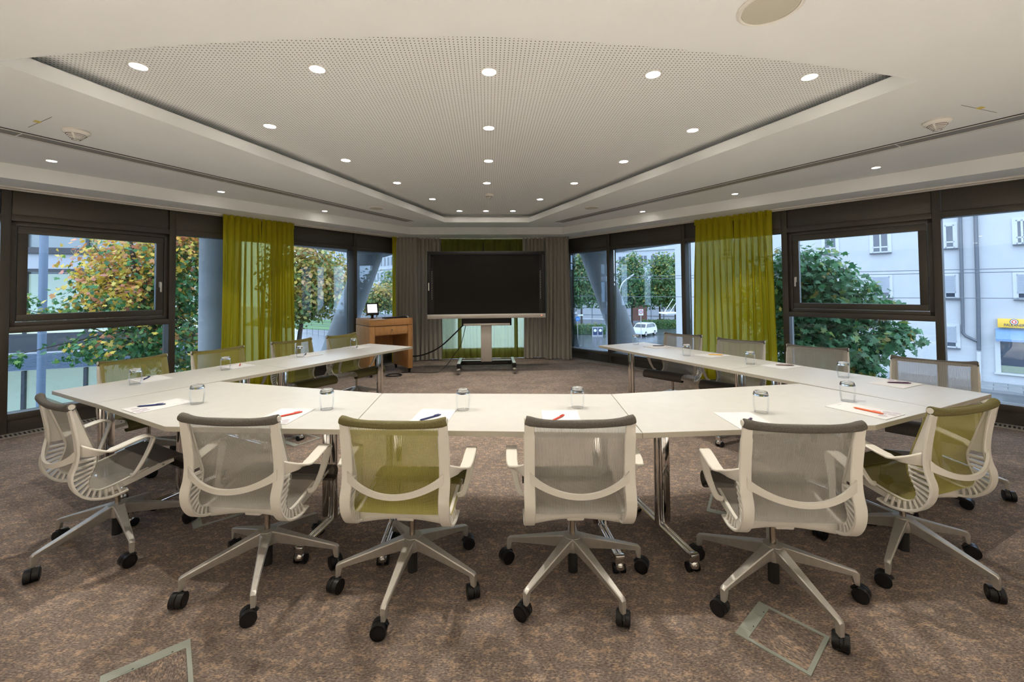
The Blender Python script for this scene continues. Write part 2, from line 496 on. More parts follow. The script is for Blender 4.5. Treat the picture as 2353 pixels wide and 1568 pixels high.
# window walls ---------------------------------------------------
MUL = {-1: [SCOR, 4.15, 5.55, 6.965, 8.393, SE], 1: [SCOR, 3.985, 5.54, 7.055, 8.59, SE]}
SASH = {-1: 3, 1: 3}
DG = 0.15   # glass set back from the inner face
wi = 0
MW = 0.072
for sd, nm in ((-1, 'left'), (1, 'right')):
    T = WF[sd]
    wall = thing('wall_' + nm, kind='structure', label='dark bronze window wall on the %s side of the room' % nm)
    wall.matrix_world = T
    mu = MUL[sd]
    for i, s in enumerate(mu):
        G().box((s, DG / 2 + 0.03, ZS / 2), (MW, DG + 0.06, ZS), b=0.004).obj('mullion', 'bronze', wall)
    for a, b in zip(mu, mu[1:]):
        c, w = (a + b) / 2, b - a - MW - 0.008
        G().box((c, 0.05, 2.433), (w, 0.06, 0.262), b=0.003).obj('upper_panel', 'bronze', wall)
        G().box((c, 0.065, 0.072), (w, 0.06, 0.142), b=0.003).obj('kick_panel', 'bronze', wall)
    for i, (a, b) in enumerate(zip(mu, mu[1:])):
        wi += 1
        c, w = (a + b) / 2, b - a - MW
        win = thing('window_%d' % wi, kind='structure', label='glazed bay %d of the %s window wall' % (i + 1, nm))
        win.matrix_world = T
        G().box((c, DG / 2, 2.268), (w, DG, 0.066), b=0.003).obj('head_frame', 'bronze', win)
        G().box((c, DG / 2, 0.18), (w, DG, 0.066), b=0.003).obj('sill_frame', 'bronze', win)
        G().box((c, DG + 0.22, 0.165), (w + MW, 0.40, 0.03)).obj('outer_sill', 'pale', win) if False else None
        z0 = 0.213
        if i == SASH[sd]:
            G().box((c, DG / 2, 1.085), (w, DG, 0.066), b=0.003).obj('transom', 'bronze', win)
            G().box((c, DG, (z0 + 1.052) / 2), (w, 0.012, 1.052 - z0)).obj('pane', 'glass', win)
            # fixed frame + opening sash
            g = G()
            zt, zb = 2.235, 1.118
            e = 0.045
            for (cx_, cz_, dx_, dz_) in ((c, zt - e / 2, w, e), (c, zb + e / 2, w, e), (a + MW / 2 + e / 2, (zt + zb) / 2, e, zt - zb), (b - MW / 2 - e / 2, (zt + zb) / 2, e, zt - zb)):
                g.box((cx_, 0.085, cz_), (dx_, 0.09, dz_), b=0.003)
            g.obj('fixed_frame', 'bronze', win)
            sash = G()
            so, si = a + MW / 2 + e + 0.005, b - MW / 2 - e - 0.005
            k = 0.075
            z_t, z_b = zt - e - 0.005, zb + e + 0.005
            for (cx_, cz_, dx_, dz_) in (((so + si) / 2, z_t - k / 2, si - so, k), ((so + si) / 2, z_b + k / 2, si - so, k), (so + k / 2, (z_t + z_b) / 2, k, z_t - z_b - 2 * k), (si - k / 2, (z_t + z_b) / 2, k, z_t - z_b - 2 * k)):
                sash.box((cx_, 0.075, cz_), (dx_, 0.075, dz_), b=0.004)
            sa = sash.obj('sash', 'bronze', win)
            G().box(((so + si) / 2, 0.075, (z_t + z_b) / 2), (si - so - 2 * k, 0.012, z_t - z_b - 2 * k)).obj('pane', 'glass', win)
            hx = so + 0.036
            hz = 1.60
            h = G().box((hx, 0.032, hz - 0.03), (0.026, 0.012, 0.075), b=0.004)
            h.box((hx, 0.012, hz - 0.01), (0.018, 0.03, 0.018), b=0.003)
            h.box((hx, -0.004, hz - 0.065), (0.02, 0.014, 0.125), b=0.005)
            h.obj('handle', pmat('satin_handle', (0.62, 0.58, 0.53), 0.35, 0.6), sa)
        else:
            G().box((c, DG, (z0 + 2.236) / 2), (w, 0.012, 2.236 - z0)).obj('pane', 'glass', win)
    # floor grille
    gr = thing('convector_grille', 'slatted metal floor grille along the %s window wall' % ('maple side' if sd < 0 else 'white house side'), 'grille')
    gr.matrix_world = T
    s0, s1 = SCOR + 0.1, SE - 0.1
    gg = G().box(((s0 + s1) / 2, -0.005, 0.006), (s1 - s0, 0.012, 0.012))
    gg.box(((s0 + s1) / 2, -0.155, 0.006), (s1 - s0, 0.012, 0.012))
    gg.obj('edge_rail', 'alu', gr, smooth=False)
    sl = G()
    for k in range(int((s1 - s0) / 0.032)):
        sl.box((s0 + k * 0.032 + 0.01, -0.08, 0.006), (0.014, 0.138, 0.010))
    sl.obj('slats', 'alu', gr, smooth=False, kind='stuff')
    G().box(((s0 + s1) / 2, -0.08, 0.0012), (s1 - s0, 0.138, 0.002)).obj('well', 'black_matt', gr, smooth=False)

# back glazing
wall = thing('wall_far', kind='structure', label='dark bronze glazing behind the far curtains')
hw = math.tan(TH) * (APEX - YB)
for x in (-hw * 0.36, hw * 0.36):
    G().box((x, YB + 0.09, ZS / 2), (MW, 0.16, ZS)).obj('mullion', 'bronze', wall)
G().box((0, YB + 0.05, 2.433), (2 * hw, 0.06, 0.27)).obj('upper_panel', 'bronze', wall)
G().box((0, YB + 0.06, 0.072), (2 * hw, 0.06, 0.146)).obj('kick_panel', 'bronze', wall)
win = thing('window_%d' % (wi + 1), kind='structure', label='glazing behind the far green sheer curtain')
G().box((0, YB + 0.075, 2.268), (2 * hw, 0.15, 0.066)).obj('head_frame', 'bronze', win)
G().box((0, YB + 0.075, 0.18), (2 * hw, 0.15, 0.066)).obj('sill_frame', 'bronze', win)
xs = [-hw, -hw * 0.36, hw * 0.36, hw]
for a, b in zip(xs, xs[1:]):
    G().box(((a + b) / 2, YB + 0.15, 1.225), (b - a - 0.08, 0.012, 2.02)).obj('pane', 'glass', win)

# ceiling ---------------------------------------------------------
ceil = thing('ceiling', kind='structure', label='white ceiling with a recessed perforated field')
AB = 10.5           # bulkhead line apex
YBH = 8.45
def bl(sd, s, apex=AB):
    return (sd * math.sin(TH) * s, apex - math.cos(TH) * s)
sb = (AB - YBH) / math.cos(TH)
outer = [bl(-1, sb), bl(-1, 9.6), (-6.02, YBACK), (6.02, YBACK), bl(1, 9.6), bl(1, sb)]
arc = []
R0 = 2.66
for k in range(33):
    x = -R0 + 2 * R0 * k / 32
    arc.append((x, 2.085 + 0.335 * (abs(x) / R0) ** 1.7))
hole = arc + [(0.78, 7.84), (-0.78, 7.84)]
def poly_with_hole(out, inn, z):
    bm = bmesh.new()
    E = []
    for P in (out, inn):
        if not P:
            continue
        vs = [bm.verts.new((x, y, z)) for x, y in P]
        E += [bm.edges.new((vs[i], vs[(i + 1) % len(vs)])) for i in range(len(vs))]
    bmesh.ops.triangle_fill(bm, use_beauty=True, edges=E)
    bm.verts.index_update()
    g = G().add([v.co.copy() for v in bm.verts], [[v.index for v in f.verts] for f in bm.faces])
    bm.free()
    return g
g = poly_with_hole(outer, hole, Z1)
g.obj('main_panel', 'plaster', ceil, smooth=False)
lip = G()
n = len(hole)
lip.add([(x, y, Z1) for x, y in hole] + [(x, y, ZL) for x, y in hole], [(i, (i + 1) % n, n + (i + 1) % n, n + i) for i in range(n)])
def offset(poly, d):
    out = []
    n = len(poly)
    for i in range(n):
        a, b, c = Vector(poly[i - 1]), Vector(poly[i]), Vector(poly[(i + 1) % n])
        e1, e2 = (b - a).normalized(), (c - b).normalized()
        n1, n2 = Vector((e1.y, -e1.x)), Vector((e2.y, -e2.x))
        m = (n1 + n2).normalized()
        out.append(tuple(b + m * (d / max(m.dot(n1), 0.35))))
    return out
hole2 = offset(hole, 0.14)
lip.add([(x, y, ZL) for x, y in hole] + [(x, y, ZL) for x, y in hole2], [(i, (i + 1) % n, n + (i + 1) % n, n + i) for i in range(n)])
lip.obj('cove_lip', 'plaster', ceil, smooth=False)
G().add([(x, y, ZL) for x, y in hole2] + [(x, y, Z2 + 0.02) for x, y in hole2], [(i, (i + 1) % n, n + (i + 1) % n, n + i) for i in range(n)]).obj('cove_back', 'plaster', ceil, smooth=False)
poly_with_hole(offset(hole, 0.16), None, Z2).obj('perforated_panel', 'perf', ceil, smooth=False)
# bulkhead: vertical face + soffit
face = G()
chain = [bl(-1, 9.6), bl(-1, sb), bl(1, sb), bl(1, 9.6)]
far = [tuple(wp(-1, SE + 0.3, 0.05).xy), tuple(wp(-1, SCOR, 0.05).xy), tuple(wp(1, SCOR, 0.05).xy), tuple(wp(1, SE + 0.3, 0.05).xy)]
face.add([(x, y, Z1) for x, y in chain] + [(x, y, ZS) for x, y in chain], [(i, i + 1, 5 + i, 4 + i) for i in range(3)])
face.add([(x, y, ZS) for x, y in chain] + [(x, y, ZS) for x, y in far], [(i, i + 1, 5 + i, 4 + i) for i in range(3)])
face.obj('bulkhead', 'plaster', ceil, smooth=False)
# roof slab keeps the sky out
G().box((0, 3.3, 3.05), (13.2, 13.2, 0.2)).obj('roof_slab', 'plaster', ceil, smooth=False)
# curtain rail trim at the window line
ti = 0
for sd in (-1, 1):
    ti += 1
    t = thing('trim_%d' % ti, kind='structure', label='white curtain track along the window wall')
    t.matrix_world = WF[sd]
    G().box(((SCOR + SE) / 2, -0.02, ZS - 0.012), (SE - SCOR, 0.035, 0.024)).obj('cover_strip', 'white_metal', t, smooth=False)
    G().box(((SCOR + SE) / 2, -0.085, ZS - 0.008), (SE - SCOR, 0.05, 0.016)).obj('track', 'white_metal', t, smooth=False)
t = thing('trim_3', kind='structure', label='white curtain track at the far end')
G().box((0, YB - 0.13, ZS - 0.01), (2 * hw, 0.05, 0.02)).obj('track', 'white_metal', t, smooth=False)

# linear slot diffusers --------------------------------------------
for sd, a, b, lab in ((-1, (-4.35, 2.08), (-1.334, 7.694), 'maple'), (1, (4.35, 2.08), (1.28, 7.78), 'white house')):
    A, B = Vector((*a, 0)), Vector((*b, 0))
    d = (B - A); Ln = d.length; ang = math.atan2(d.y, d.x)
    o = thing('slot_diffuser', 'long linear air diffuser in the ceiling on the %s side' % lab, 'air diffuser', (A.x, A.y, Z1), ang)
    k = 1 if sd < 0 else -1
    G().box((Ln / 2, 0, -0.001), (Ln, 0.018, 0.004)).obj('slot', 'black_matt', o, smooth=False)
    G().box((Ln / 2, k * 0.02, -0.003), (Ln, 0.014, 0.006)).obj('inner_lip', 'white_metal', o, smooth=False)
    seg = 4
    for q in range(seg):
        G().box((Ln * (q + 0.5) / seg, k * 0.096, -0.0015), (Ln / seg - 0.012, 0.125, 0.003)).obj('vane', 'grey_metal', o, smooth=False)
    G().box((Ln / 2, k * 0.170, -0.003), (Ln, 0.014, 0.006)).obj('outer_lip', 'white_metal', o, smooth=False)
    G().box((Ln / 2, k * 0.190, -0.001), (Ln, 0.012, 0.003)).obj('shadow_line', 'grey_metal', o, smooth=False)

# ------------------------------------------------------------------ downlights
def ring(r0, r1, h, n=32):
    return G().lathe([(r0, 0), (r0, -h), (r1, -h * 0.5), (r1, 0)], n=n)
ring_me = None
def downlight(x, y, z, label, group, big=True, watt=SPOT_W, size=78, tilt=None, color=WARM):
    o = thing('downlight', label, 'ceiling light', (x, y, z), 0, group)
    r = 0.046 if big else 0.036
    G().lathe([(r, 0.0), (r, -0.004), (r + 0.010, -0.002), (r + 0.010, 0.0)], n=28).obj('trim_ring', 'white_metal', o)
    G().cyl((0, 0, -0.0022), r, 0.0012, 24).obj('lens', 'lamp', o, smooth=False)
    ld = bpy.data.lights.new('spot', 'SPOT')
    ld.energy = watt; ld.color = color; ld.spot_size = math.radians(size); ld.spot_blend = 0.35; ld.shadow_soft_size = 0.022
    l = link('spot', ld, o, (0, 0, -0.012))
    if tilt:
        l.rotation_euler = (-tilt, 0, 0)
    return o
PERF = [[(-2.16, 2.73), (-1.07, 2.72), (0.02, 2.71), (1.10, 2.70), (2.17, 2.69)],
        [(-1.84, 3.68), (0.02, 3.66), (1.84, 3.65)], [(-1.515, 4.62), (0.02, 4.60), (1.515, 4.58)],
        [(-1.17, 5.57), (0.0, 5.556), (1.16, 5.54)], [(-0.84, 6.55), (0.825, 6.54)], [(-0.49, 7.52), (-0.02, 7.516), (0.46, 7.51)]]
rown = ['row along the arc', 'second row from the arc', 'third row from the arc', 'fourth row from the arc', 'fifth row from the arc', 'row nearest the display']
for r, row in enumerate(PERF):
    for x, y in row:
        side = 'on the centre line' if abs(x) < 0.2 else (('outermost ' if abs(x) > 2 else '') + ('toward the maple' if x < 0 else 'toward the white house'))
        downlight(x, y, Z2, 'recessed spotlight in perforated ceiling, %s, %s' % (rown[r], side), 'spotlights in the perforated field', watt=SPOT_W * (1.45, 0.55, 0.65, 0.8, 0.85, 0.9)[r], size=(106, 72, 74, 78, 78, 78)[r])
for sd in (-1, 1):
    for q, (x, y) in enumerate([(4.11, 4.22), (3.315, 5.46), (2.53, 6.74)]):
        downlight(sd * x, y, Z1, 'small spotlight between diffuser and bulkhead, %s from the far end, %s side' % (['third', 'second', 'first'][q], 'maple' if sd < 0 else 'white house'),
                  'small spotlights along the windows', False, 26)
# unseen spots added behind the viewer; their cool floor bounce brightens the ceiling
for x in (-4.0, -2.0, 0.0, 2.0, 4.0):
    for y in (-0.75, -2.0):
        downlight(x, y, Z1, 'added spotlight behind the viewer, brightening the ceiling by floor bounce', 'added fill spotlights behind the viewer', watt=1700, size=60, color=(0.88, 1.0, 1.0))

# ------------------------------------------------------------------ ceiling devices
def detector(x, y, z, label, s=1.0):
    o = thing('smoke_detector', label, 'smoke detector', (x, y, z), 0.4)
    G().lathe([(0.062 * s, 0), (0.066 * s, -0.012), (0.060 * s, -0.026), (0.050 * s, -0.032)], n=32).obj('base', 'white_metal', o)
    G().lathe([(0.049 * s, -0.030), (0.042 * s, -0.042), (0.030 * s, -0.060), (0.018 * s, -0.072), (0.004, -0.075)], n=32).obj('cap', 'white_metal', o)
    sl = G()
    for k in range(5):
        r, zz = (0.0465 - 0.0065 * k) * s, -0.037 - 0.0085 * k
        for q in range(4):
            P = [(r * math.cos(a), r * math.sin(a), zz) for a in np.linspace(q * math.pi / 2 + 0.12, (q + 1) * math.pi / 2 - 0.12, 8)]
            sl.tube(P, 0.0017, 6)
    sl.obj('slots', 'black_matt', o, kind='stuff')
    G().box((0.02, 0.075, -0.001), (0.07, 0.02, 0.002)).obj('sticker', 'sticker', o, smooth=False)
    return o
detector(-3.165, 3.43, Z1, 'white slotted smoke detector with yellow sticker on the maple side ceiling', 1.25)
detector(3.436, 3.01, Z1, 'white slotted smoke detector with yellow sticker on the white house side ceiling', 1.25)
detector(0.03, 6.215, Z2, 'small white smoke detector in the perforated ceiling field')
def speaker(x, y, r, label):
    o = thing('ceiling_speaker', label, 'speaker', (x, y, Z1))
    G().lathe([(r, 0), (r, -0.006), (r * 0.93, -0.012), (r * 0.86, -0.010), (r * 0.86, -0.004)], n=48).obj('rim', 'white_metal', o)
    G().lathe([(r * 0.85, -0.008), (r * 0.5, -0.012), (0.001, -0.013)], n=40).obj('grille', 'speaker_grille', o)
speaker(1.278, 1.80, 0.135, 'large round ceiling speaker with beige mesh grille in front of the perforated field')
speaker(-1.672, 6.49, 0.115, 'flat round ceiling speaker beside the perforated field, maple side')
speaker(1.613, 6.42, 0.115, 'flat round ceiling speaker beside the perforated field, white house side')
for p0, p1, pc, lab in (((65, 292.5), (119, 269), (86, 279.5), 'maple'), ((2209, 241.6), (2290, 258.7), (2253, 248), 'white house')):
    A, B, Cc = at_z(*p0, Z1), at_z(*p1, Z1), at_z(*pc, Z1)
    d = B - A
    o = thing('inspection_hatch', 'flush ceiling hatch line marked by a yellow sticker, %s side' % lab, 'hatch', ((A.x + B.x) / 2, (A.y + B.y) / 2, Z1), math.atan2(d.y, d.x))
    G().box((0, 0, -0.0006), (d.length, 0.004, 0.0014)).obj('seam', 'grey_metal', o, smooth=False)
    q = Matrix.Rotation(-math.atan2(d.y, d.x), 3, 'Z') @ (Cc - (A + B) / 2)
    G().box((q.x, q.y, -0.0008), (0.048, 0.034, 0.0016)).obj('sticker', 'sticker', o, smooth=False)

# ================================================================== TABLES
TZ = 0.74
TT = 0.026
def table(poly, legs, label, bar=True):
    cx_ = sum(p[0] for p in poly) / len(poly); cy_ = sum(p[1] for p in poly) / len(poly)
    o = thing('conference_table', label, 'table', (cx_, cy_, 0), 0, 'white tables of the U')
    P = [(x - cx_, y - cy_) for x, y in poly]
    g = G().prism(P, TZ - TT, TZ - 0.0015)
    g.obj('edge_band', 'table_edge', o, smooth=False)
    q = [(x * (1 - 0.0018), y * (1 - 0.0018)) for x, y in P]
    G().prism(q, TZ - 0.0015, TZ).obj('tabletop', 'tabletop', o, smooth=False)
    LP = []
    for lx, ly, ang, sgn in legs:
        lx, ly = lx - cx_, ly - cy_
        T = Matrix.Translation((lx, ly, 0)) @ Matrix.Rotation(ang, 4, 'Z')   # local y = foot direction
        LP.append(T)
        g = G()
        V = G(); V.cyl((-0.022 * sgn, 0, 0.095), 0.019, TZ - TT - 0.10, 20)
        g.add(V.v, V.f, T)
        col = g.obj('leg_tube', 'chrome', o)
        V = G().box((0.028 * sgn, 0, (0.095 + TZ - TT) / 2), (0.050, 0.028, TZ - TT - 0.10), b=0.006)
        G().add(V.v, V.f, T).obj('leg_profile', 'chrome', o)
        V = G()
        V.cyl((-0.013, -0.30, 0.085), 0.0125, 0.60, 14, axis='Y')
        V.cyl((0.013, -0.30, 0.085), 0.0125, 0.60, 14, axis='Y')
        for e in (-0.3, 0.3):
            V.box((0, e, 0.078), (0.052, 0.030, 0.042), b=0.006)
        G().add(V.v, V.f, T).obj('foot_rail', 'chrome', o)
        for e in (-1, 1):
            V = G().cyl((-0.030, e * 0.30 + 0.012, 0.025), 0.025, 0.020, 18, axis='X')
            V.cyl((0.010, e * 0.30 + 0.012, 0.025), 0.025, 0.020, 18, axis='X')
            c = G().add(V.v, V.f, T).obj('caster', 'black', o)
            V = G().lathe([(0.024, 0.030), (0.026, 0.045), (0.018, 0.060), (0.007, 0.066)], (0, e * 0.30, 0), 16)
            G().add(V.v, V.f, T).obj('caster_hood', 'chrome', c)
        V = G().box((0, 0, TZ - TT - 0.012), (0.05, 0.50, 0.022), b=0.003)
        G().add(V.v, V.f, T).obj('top_bracket', 'black', o)
    if bar and len(LP) > 1:
        a, b = LP[0].translation, LP[1].translation
        G().tube([(a.x, a.y, TZ - TT - 0.045), (b.x, b.y, TZ - TT - 0.045)], 0.016, 12).obj('cross_beam', 'bronze_chrome', o)
    return o
def rect_table(P0, dirv, w, ln, lab):
    d = Vector(dirv).normalized(); nrm = w  # w: vector across
    a = Vector(P0); b = a + d * ln
    poly = [tuple(a), tuple(b), tuple(b + nrm), tuple(a + nrm)]
    ang = math.atan2(nrm.y, nrm.x) - math.pi / 2
    mid = a + nrm / 2
    legs = [(*(mid + d * 0.18), ang, 1), (*(mid + d * (ln - 0.18)), ang, -1)]
    return table(poly, legs, lab)
# centre table and the two corner tables
table([(-0.725, 2.262), (0.762, 2.085), (0.835, 2.868), (-0.742, 3.042)],
      [(-0.575, 2.62, 0.03, 1), (0.655, 2.47, 0.03, -1)], 'white rectangular table with seams at both ends, directly facing the display')
table([(-0.728, 2.262), (-0.745, 3.042), (-2.168, 3.572), (-2.574, 2.946), (-1.735, 2.398)],
      [(-0.955, 2.66, -0.20, -1), (-2.13, 3.10, -0.40, 1)], 'white corner table joining the centre table to the arm beside the maple window')
table([(0.765, 2.085), (1.998, 2.100), (2.634, 2.350), (2.315, 3.050), (0.838, 2.868)],
      [(1.0, 2.45, 0.15, 1), (2.36, 2.68, 0.35, -1)], 'white corner table joining the centre table to the arm beside the white house window')
# arms
ld_ = Vector((0.5262, 0.8504)); ln_ = Vector((-0.8504, 0.5262)) * 0.77
P = Vector((-2.577, 2.947))
rect_table(P, ld_, ln_, 1.36, 'white arm table on the maple side next to the corner table')
rect_table(P + ld_ * 1.363, ld_, ln_, 1.69, 'white arm table on the maple side ending beside the oak lectern')
rd_ = (Vector((1.409, 5.347)) - Vector((2.634, 2.353))).normalized(); rn_ = Vector((rd_.y, -rd_.x)) * 0.74
P = Vector((2.634, 2.353))
rect_table(P, rd_, rn_, 1.37, 'white arm table on the white house side next to the corner table')
rect_table(P + rd_ * 1.373, rd_, rn_, 1.86, 'white arm table on the white house side with a free far end')

# ================================================================== CHAIRS
INNER = [(-.257, .872), (-.232, .797), (-.205, .716), (-.178, .633), (-.166, .59), (-.169, .548), (-.183, .508), (-.194, .474), (-.189, .441), (-.165, .416), (-.135, .408), (-.073, .417), (0, .435), (.077, .453), (.158, .468), (.214, .469), (.245, .453), (.262, .428), (.250, .405)]
OUTER = [(-.272, .862), (-.258, .787), (-.244, .698), (-.239, .628), (-.246, .571), (-.259, .534), (-.262, .502), (-.254, .46), (-.234, .422), (-.205, .391), (-.166, .37), (-.115, .358), (-.07, .360), (-.035, .368)]
def caster_parts(parent, x, y, ang):
    T = Matrix.Translation((x, y, 0)) @ Matrix.Rotation(ang, 4, 'Z')
    V = G().lathe([(0.006, 0.066), (0.009, 0.060), (0.009, 0.040)], (0, 0, 0), 10)
    V.tube([(-0.004, -0.004 - 0.030, 0.038), (-0.004, -0.004 - 0.018, 0.056), (-0.004, 0.006, 0.061), (-0.004, 0.018, 0.045)], 0.0075, 8)
    c = G().add(V.v, V.f, T).obj('caster', 'black', parent)
    for s in (-1, 1):
        x0 = 0.002 if s > 0 else -0.027
        V = G().cyl((x0, -0.018, 0.0335), 0.0335, 0.025, 24, axis='X')
        V.cyl((x0 + (0.025 if s > 0 else -0.0025), -0.018, 0.0335), 0.027, 0.0025, 20, axis='X')
        G().add(V.v, V.f, T).obj('wheel', 'black', c)
def make_chair(color):
    o = thing('swivel_chair', None, 'chair')
    fab, roll = M['mesh_' + color], M['roll_' + color]
    inn = resample(crom([(0, y, z) for y, z in INNER]), 64)
    out = resample(crom([(0, y, z) for y, z in OUTER]), 60)
    # fabric sling
    W = 0.238
    nx = 15
    V, F = [], []
    for i, p in enumerate(inn):
        for j in range(nx):
            u = -1 + 2 * j / (nx - 1)
            q = 1 - u * u
            k = i / (len(inn) - 1)
            back = max(0, min(1, (0.48 - k) / 0.2))
            seat = max(0, min(1, (k - 0.45) / 0.15))
            sag = 0.020 * math.sin(min(1, k / 0.5) * math.pi) if k < 0.5 else 0
            V.append((u * (W if k < 0.78 else W - 0.012), p.y + 0.006 * back - sag * q * back, p.z - (0.012 * q * seat if k < 0.85 else 0)))
    for i in range(len(inn) - 1):
        for j in range(nx - 1):
            a = i * nx + j
            F.append((a, a + 1, a + nx + 1, a + nx))
    G().add(V, F).obj('mesh_sling', fab, o, angle=80)
    # fabric edging on the front curl
    fr = resample(crom([(0, y, z) for y, z in ((.110, .4635), (.158, .471), (.214, .472), (.248, .458), (.267, .432), (.262, .402), (.240, .386), (.214, .388), (.204, .402))], 5), 26)
    G().loft([[(-W - 0.004, p.y + 0.001, p.z + 0.001), (W + 0.004, p.y + 0.001, p.z + 0.001), (W + 0.004, p.y * 0.99 + 0.001, p.z - 0.003), (-W - 0.004, p.y * 0.99 + 0.001, p.z - 0.003)] for p in fr]).obj('front_roll', roll, o, angle=60)
    # top roll
    P, R = [], []
    for k in range(25):
        u = -1 + k / 12
        e = abs(u) ** 5
        P.append((u * 0.242, -0.268 - 0.020 * (1 - u * u), 0.866 + 0.012 * e - 0.004 * (1 - abs(u))))
        R.append(0.0175 + 0.0065 * e if abs(u) < 0.99 else 0.020)
    G().tube(P, R, 14).obj('top_roll', roll, o, angle=60)
    for s in (-1, 1):
        cap = G()
        cap.cyl((s * 0.242 if s > 0 else -0.248, -0.268, 0.878), 0.0135, 0.005, 18, axis='X')
        cap.obj('roll_cap', 'chair_white', o)
        x = s * 0.226
        # outer strap
        g = G()
        g.ribbon([(x, p.y, p.z) for p in out], [0.050 if i > 4 else 0.044 for i in range(len(out))], 0.012, (1, 0, 0), 0.25)
        # inner rim from top to under-seat
        rim = [p for p in inn[:48]]
        g.ribbon([(x * 0.985, p.y - 0.002, p.z - 0.002) for p in rim], 0.016, 0.010, (1, 0, 0), 0.25)
        # web above the lumbar
        kO = min(range(len(out)), key=lambda i: abs(out[i].z - 0.615) + (0 if out[i].y > -1 and i < 30 else 9))
        kI = min(range(len(inn)), key=lambda i: abs(inn[i].z - 0.615) + (0 if i < 30 else 9))
        up_o = resample(out[:kO + 1], 14); up_i = resample(inn[:kI + 1], 14)
        t = 0.006
        g.loft([[(x - t, a.y, a.z), (x + t, a.y, a.z), (x + t, b.y, b.z), (x - t, b.y, b.z)] for a, b in zip(up_o, up_i)])
        # ribs
        lo_o = resample(out[kO:], 15)
        kE = min(range(len(inn)), key=lambda i: abs(inn[i].y + 0.05) + (0 if 25 < i < 50 else 9))
        lo_i = resample(inn[kI:kE + 1], 15)
        for a, b in list(zip(lo_o, lo_i))[1:14]:
            g.ribbon([(x, a.y, a.z), (x, (a.y + b.y) / 2, (a.z + b.z) / 2 - 0.002), (x * 0.99, b.y, b.z - 0.003)], [0.034, 0.028, 0.020], 0.0115, (1, 0, 0), 0.2)
        g.obj('spine_frame', 'chair_white', o)
        # seat side rail
        rail = [p for p in inn[34:56]]
        nr = len(rail)
        g = G().ribbon([(x, p.y, p.z - 0.016 - 0.004 * math.sin(math.pi * i / nr)) for i, p in enumerate(rail)], 0.012, [0.020 + 0.018 * math.sin(math.pi * i / (nr - 1)) for i in range(nr)], (1, 0, 0), 0.2)
        ra = g.obj('seat_rail', 'chair_white', o)
        G().cyl((x + (0.006 if s > 0 else -0.009), 0.13, 0.445), 0.006, 0.003, 12, axis='X').obj('bolt', 'grey_metal', ra)
        # arm loop
        AP = crom([(s * .232, -.232, .640), (s * .262, -.195, .628), (s * .292, -.150, .622), (s * .302, -.105, .630), (s * .303, -.055, .643), (s * .303, .000, .655), (s * .302, .030, .654), (s * .301, .052, .640), (s * .299, .048, .610), (s * .292, .025, .545), (s * .280, .003, .492), (s * .264, -.018, .448), (s * .236, -.020, .438)], 5)
        nA = len(AP)
        Wd = [np.interp(i / (nA - 1), [0, .12, .25, .35, .5, .58, .66, .85, 1], [.066, .044, .054, .056, .054, .046, .040, .028, .024]) for i in range(nA)]
        sides = []
        for i in range(nA):
            k = i / (nA - 1)
            if k < 0.22:
                f = k / 0.22
                sides.append(Vector((0.9 * f + 0.05, 0.35 * f, 1.0 - f)).normalized() if s > 0 else Vector((-(0.9 * f + 0.05), 0.35 * f, 1.0 - f)).normalized())
            else:
                sides.append(Vector((s, 0, 0)))
        G().ribbon(AP, Wd, 0.012, sides, 0.3).obj('armrest', 'chair_white', o)
    # lumbar crescent
    secs = []
    for k in range(25):
        u = -1 + k / 12
        q = 1 - u * u
        xx = u * 0.222
        yy = -0.243 - 0.050 * q
        zt = 0.640 - 0.078 * q ** 0.8
        zb = 0.590 - 0.052 * q
        secs.append([(xx, yy - 0.007, zb), (xx, yy - 0.009, zt), (xx, yy + 0.004, zt), (xx, yy + 0.004, zb)])
    G().loft(secs).obj('lumbar_band', 'chair_white', o, angle=50)
    # cross tube below the seat
    G().tube([(-0.215 + 0.43 * k / 16, -0.108 + 0.012 * math.sin(math.pi * k / 16), 0.365 + 0.012 * math.sin(math.pi * k / 16)) for k in range(17)], [0.026 - 0.005 * math.sin(math.pi * k / 16) for k in range(17)], 14).obj('cross_tube', 'chair_white', o)
    G().box((0, -0.038, 0.366), (0.085, 0.15, 0.035), b=0.008).obj('seat_mount', 'chair_white', o)
    G().cyl((0, 0, 0.20), 0.0138, 0.155, 20).obj('gas_column', 'bronze_chrome', o)
    g = G().cyl((0, 0, 0.045), 0.0245, 0.15, 22)
    g.obj('column_housing', 'black_matt', o)
    hub = G().lathe([(0.027, 0.226), (0.044, 0.223), (0.048, 0.205), (0.044, 0.165), (0.036, 0.150), (0.028, 0.150), (0.026, 0.2)], n=28)
    hb = hub.obj('base_hub', 'alu', o)
    G().lathe([(0.027, 0.2245), (0.014, 0.2235), (0.014, 0.21)], n=20).obj('collar', 'black', hb)
    for q in range(5):
        a = q * 2 * math.pi / 5
        T = Matrix.Rotation(a, 4, 'Z')
        secs = []
        for r, w, zt, zb in ((0.030, 0.060, 0.2245, 0.158), (0.06, 0.049, 0.2160, 0.156), (0.12, 0.043, 0.1985, 0.146), (0.2, 0.036, 0.1752, 0.133), (0.28, 0.031, 0.1518, 0.119), (0.335, 0.027, 0.1358, 0.108), (0.343, 0.026, 0.1333, 0.072), (0.356, 0.025, 0.1290, 0.066), (0.364, 0.022, 0.120, 0.066)):
            h = w / 2; c = 0.004
            lo = h * 0.55 if r < 0.34 else h * 0.8
            secs.append([T @ Vector(p) for p in ((r, -h, zt - c), (r, -h + c, zt), (r, h - c, zt), (r, h, zt - c), (r, lo, zb), (r, -lo, zb))])
        lg = G().loft(secs).obj('leg', 'alu', o, angle=35)
        caster_parts(lg, 0.354 * math.cos(a), 0.354 * math.sin(a), a + [0.9, -1.7, 2.6, 0.2, -2.4][q])
    return o
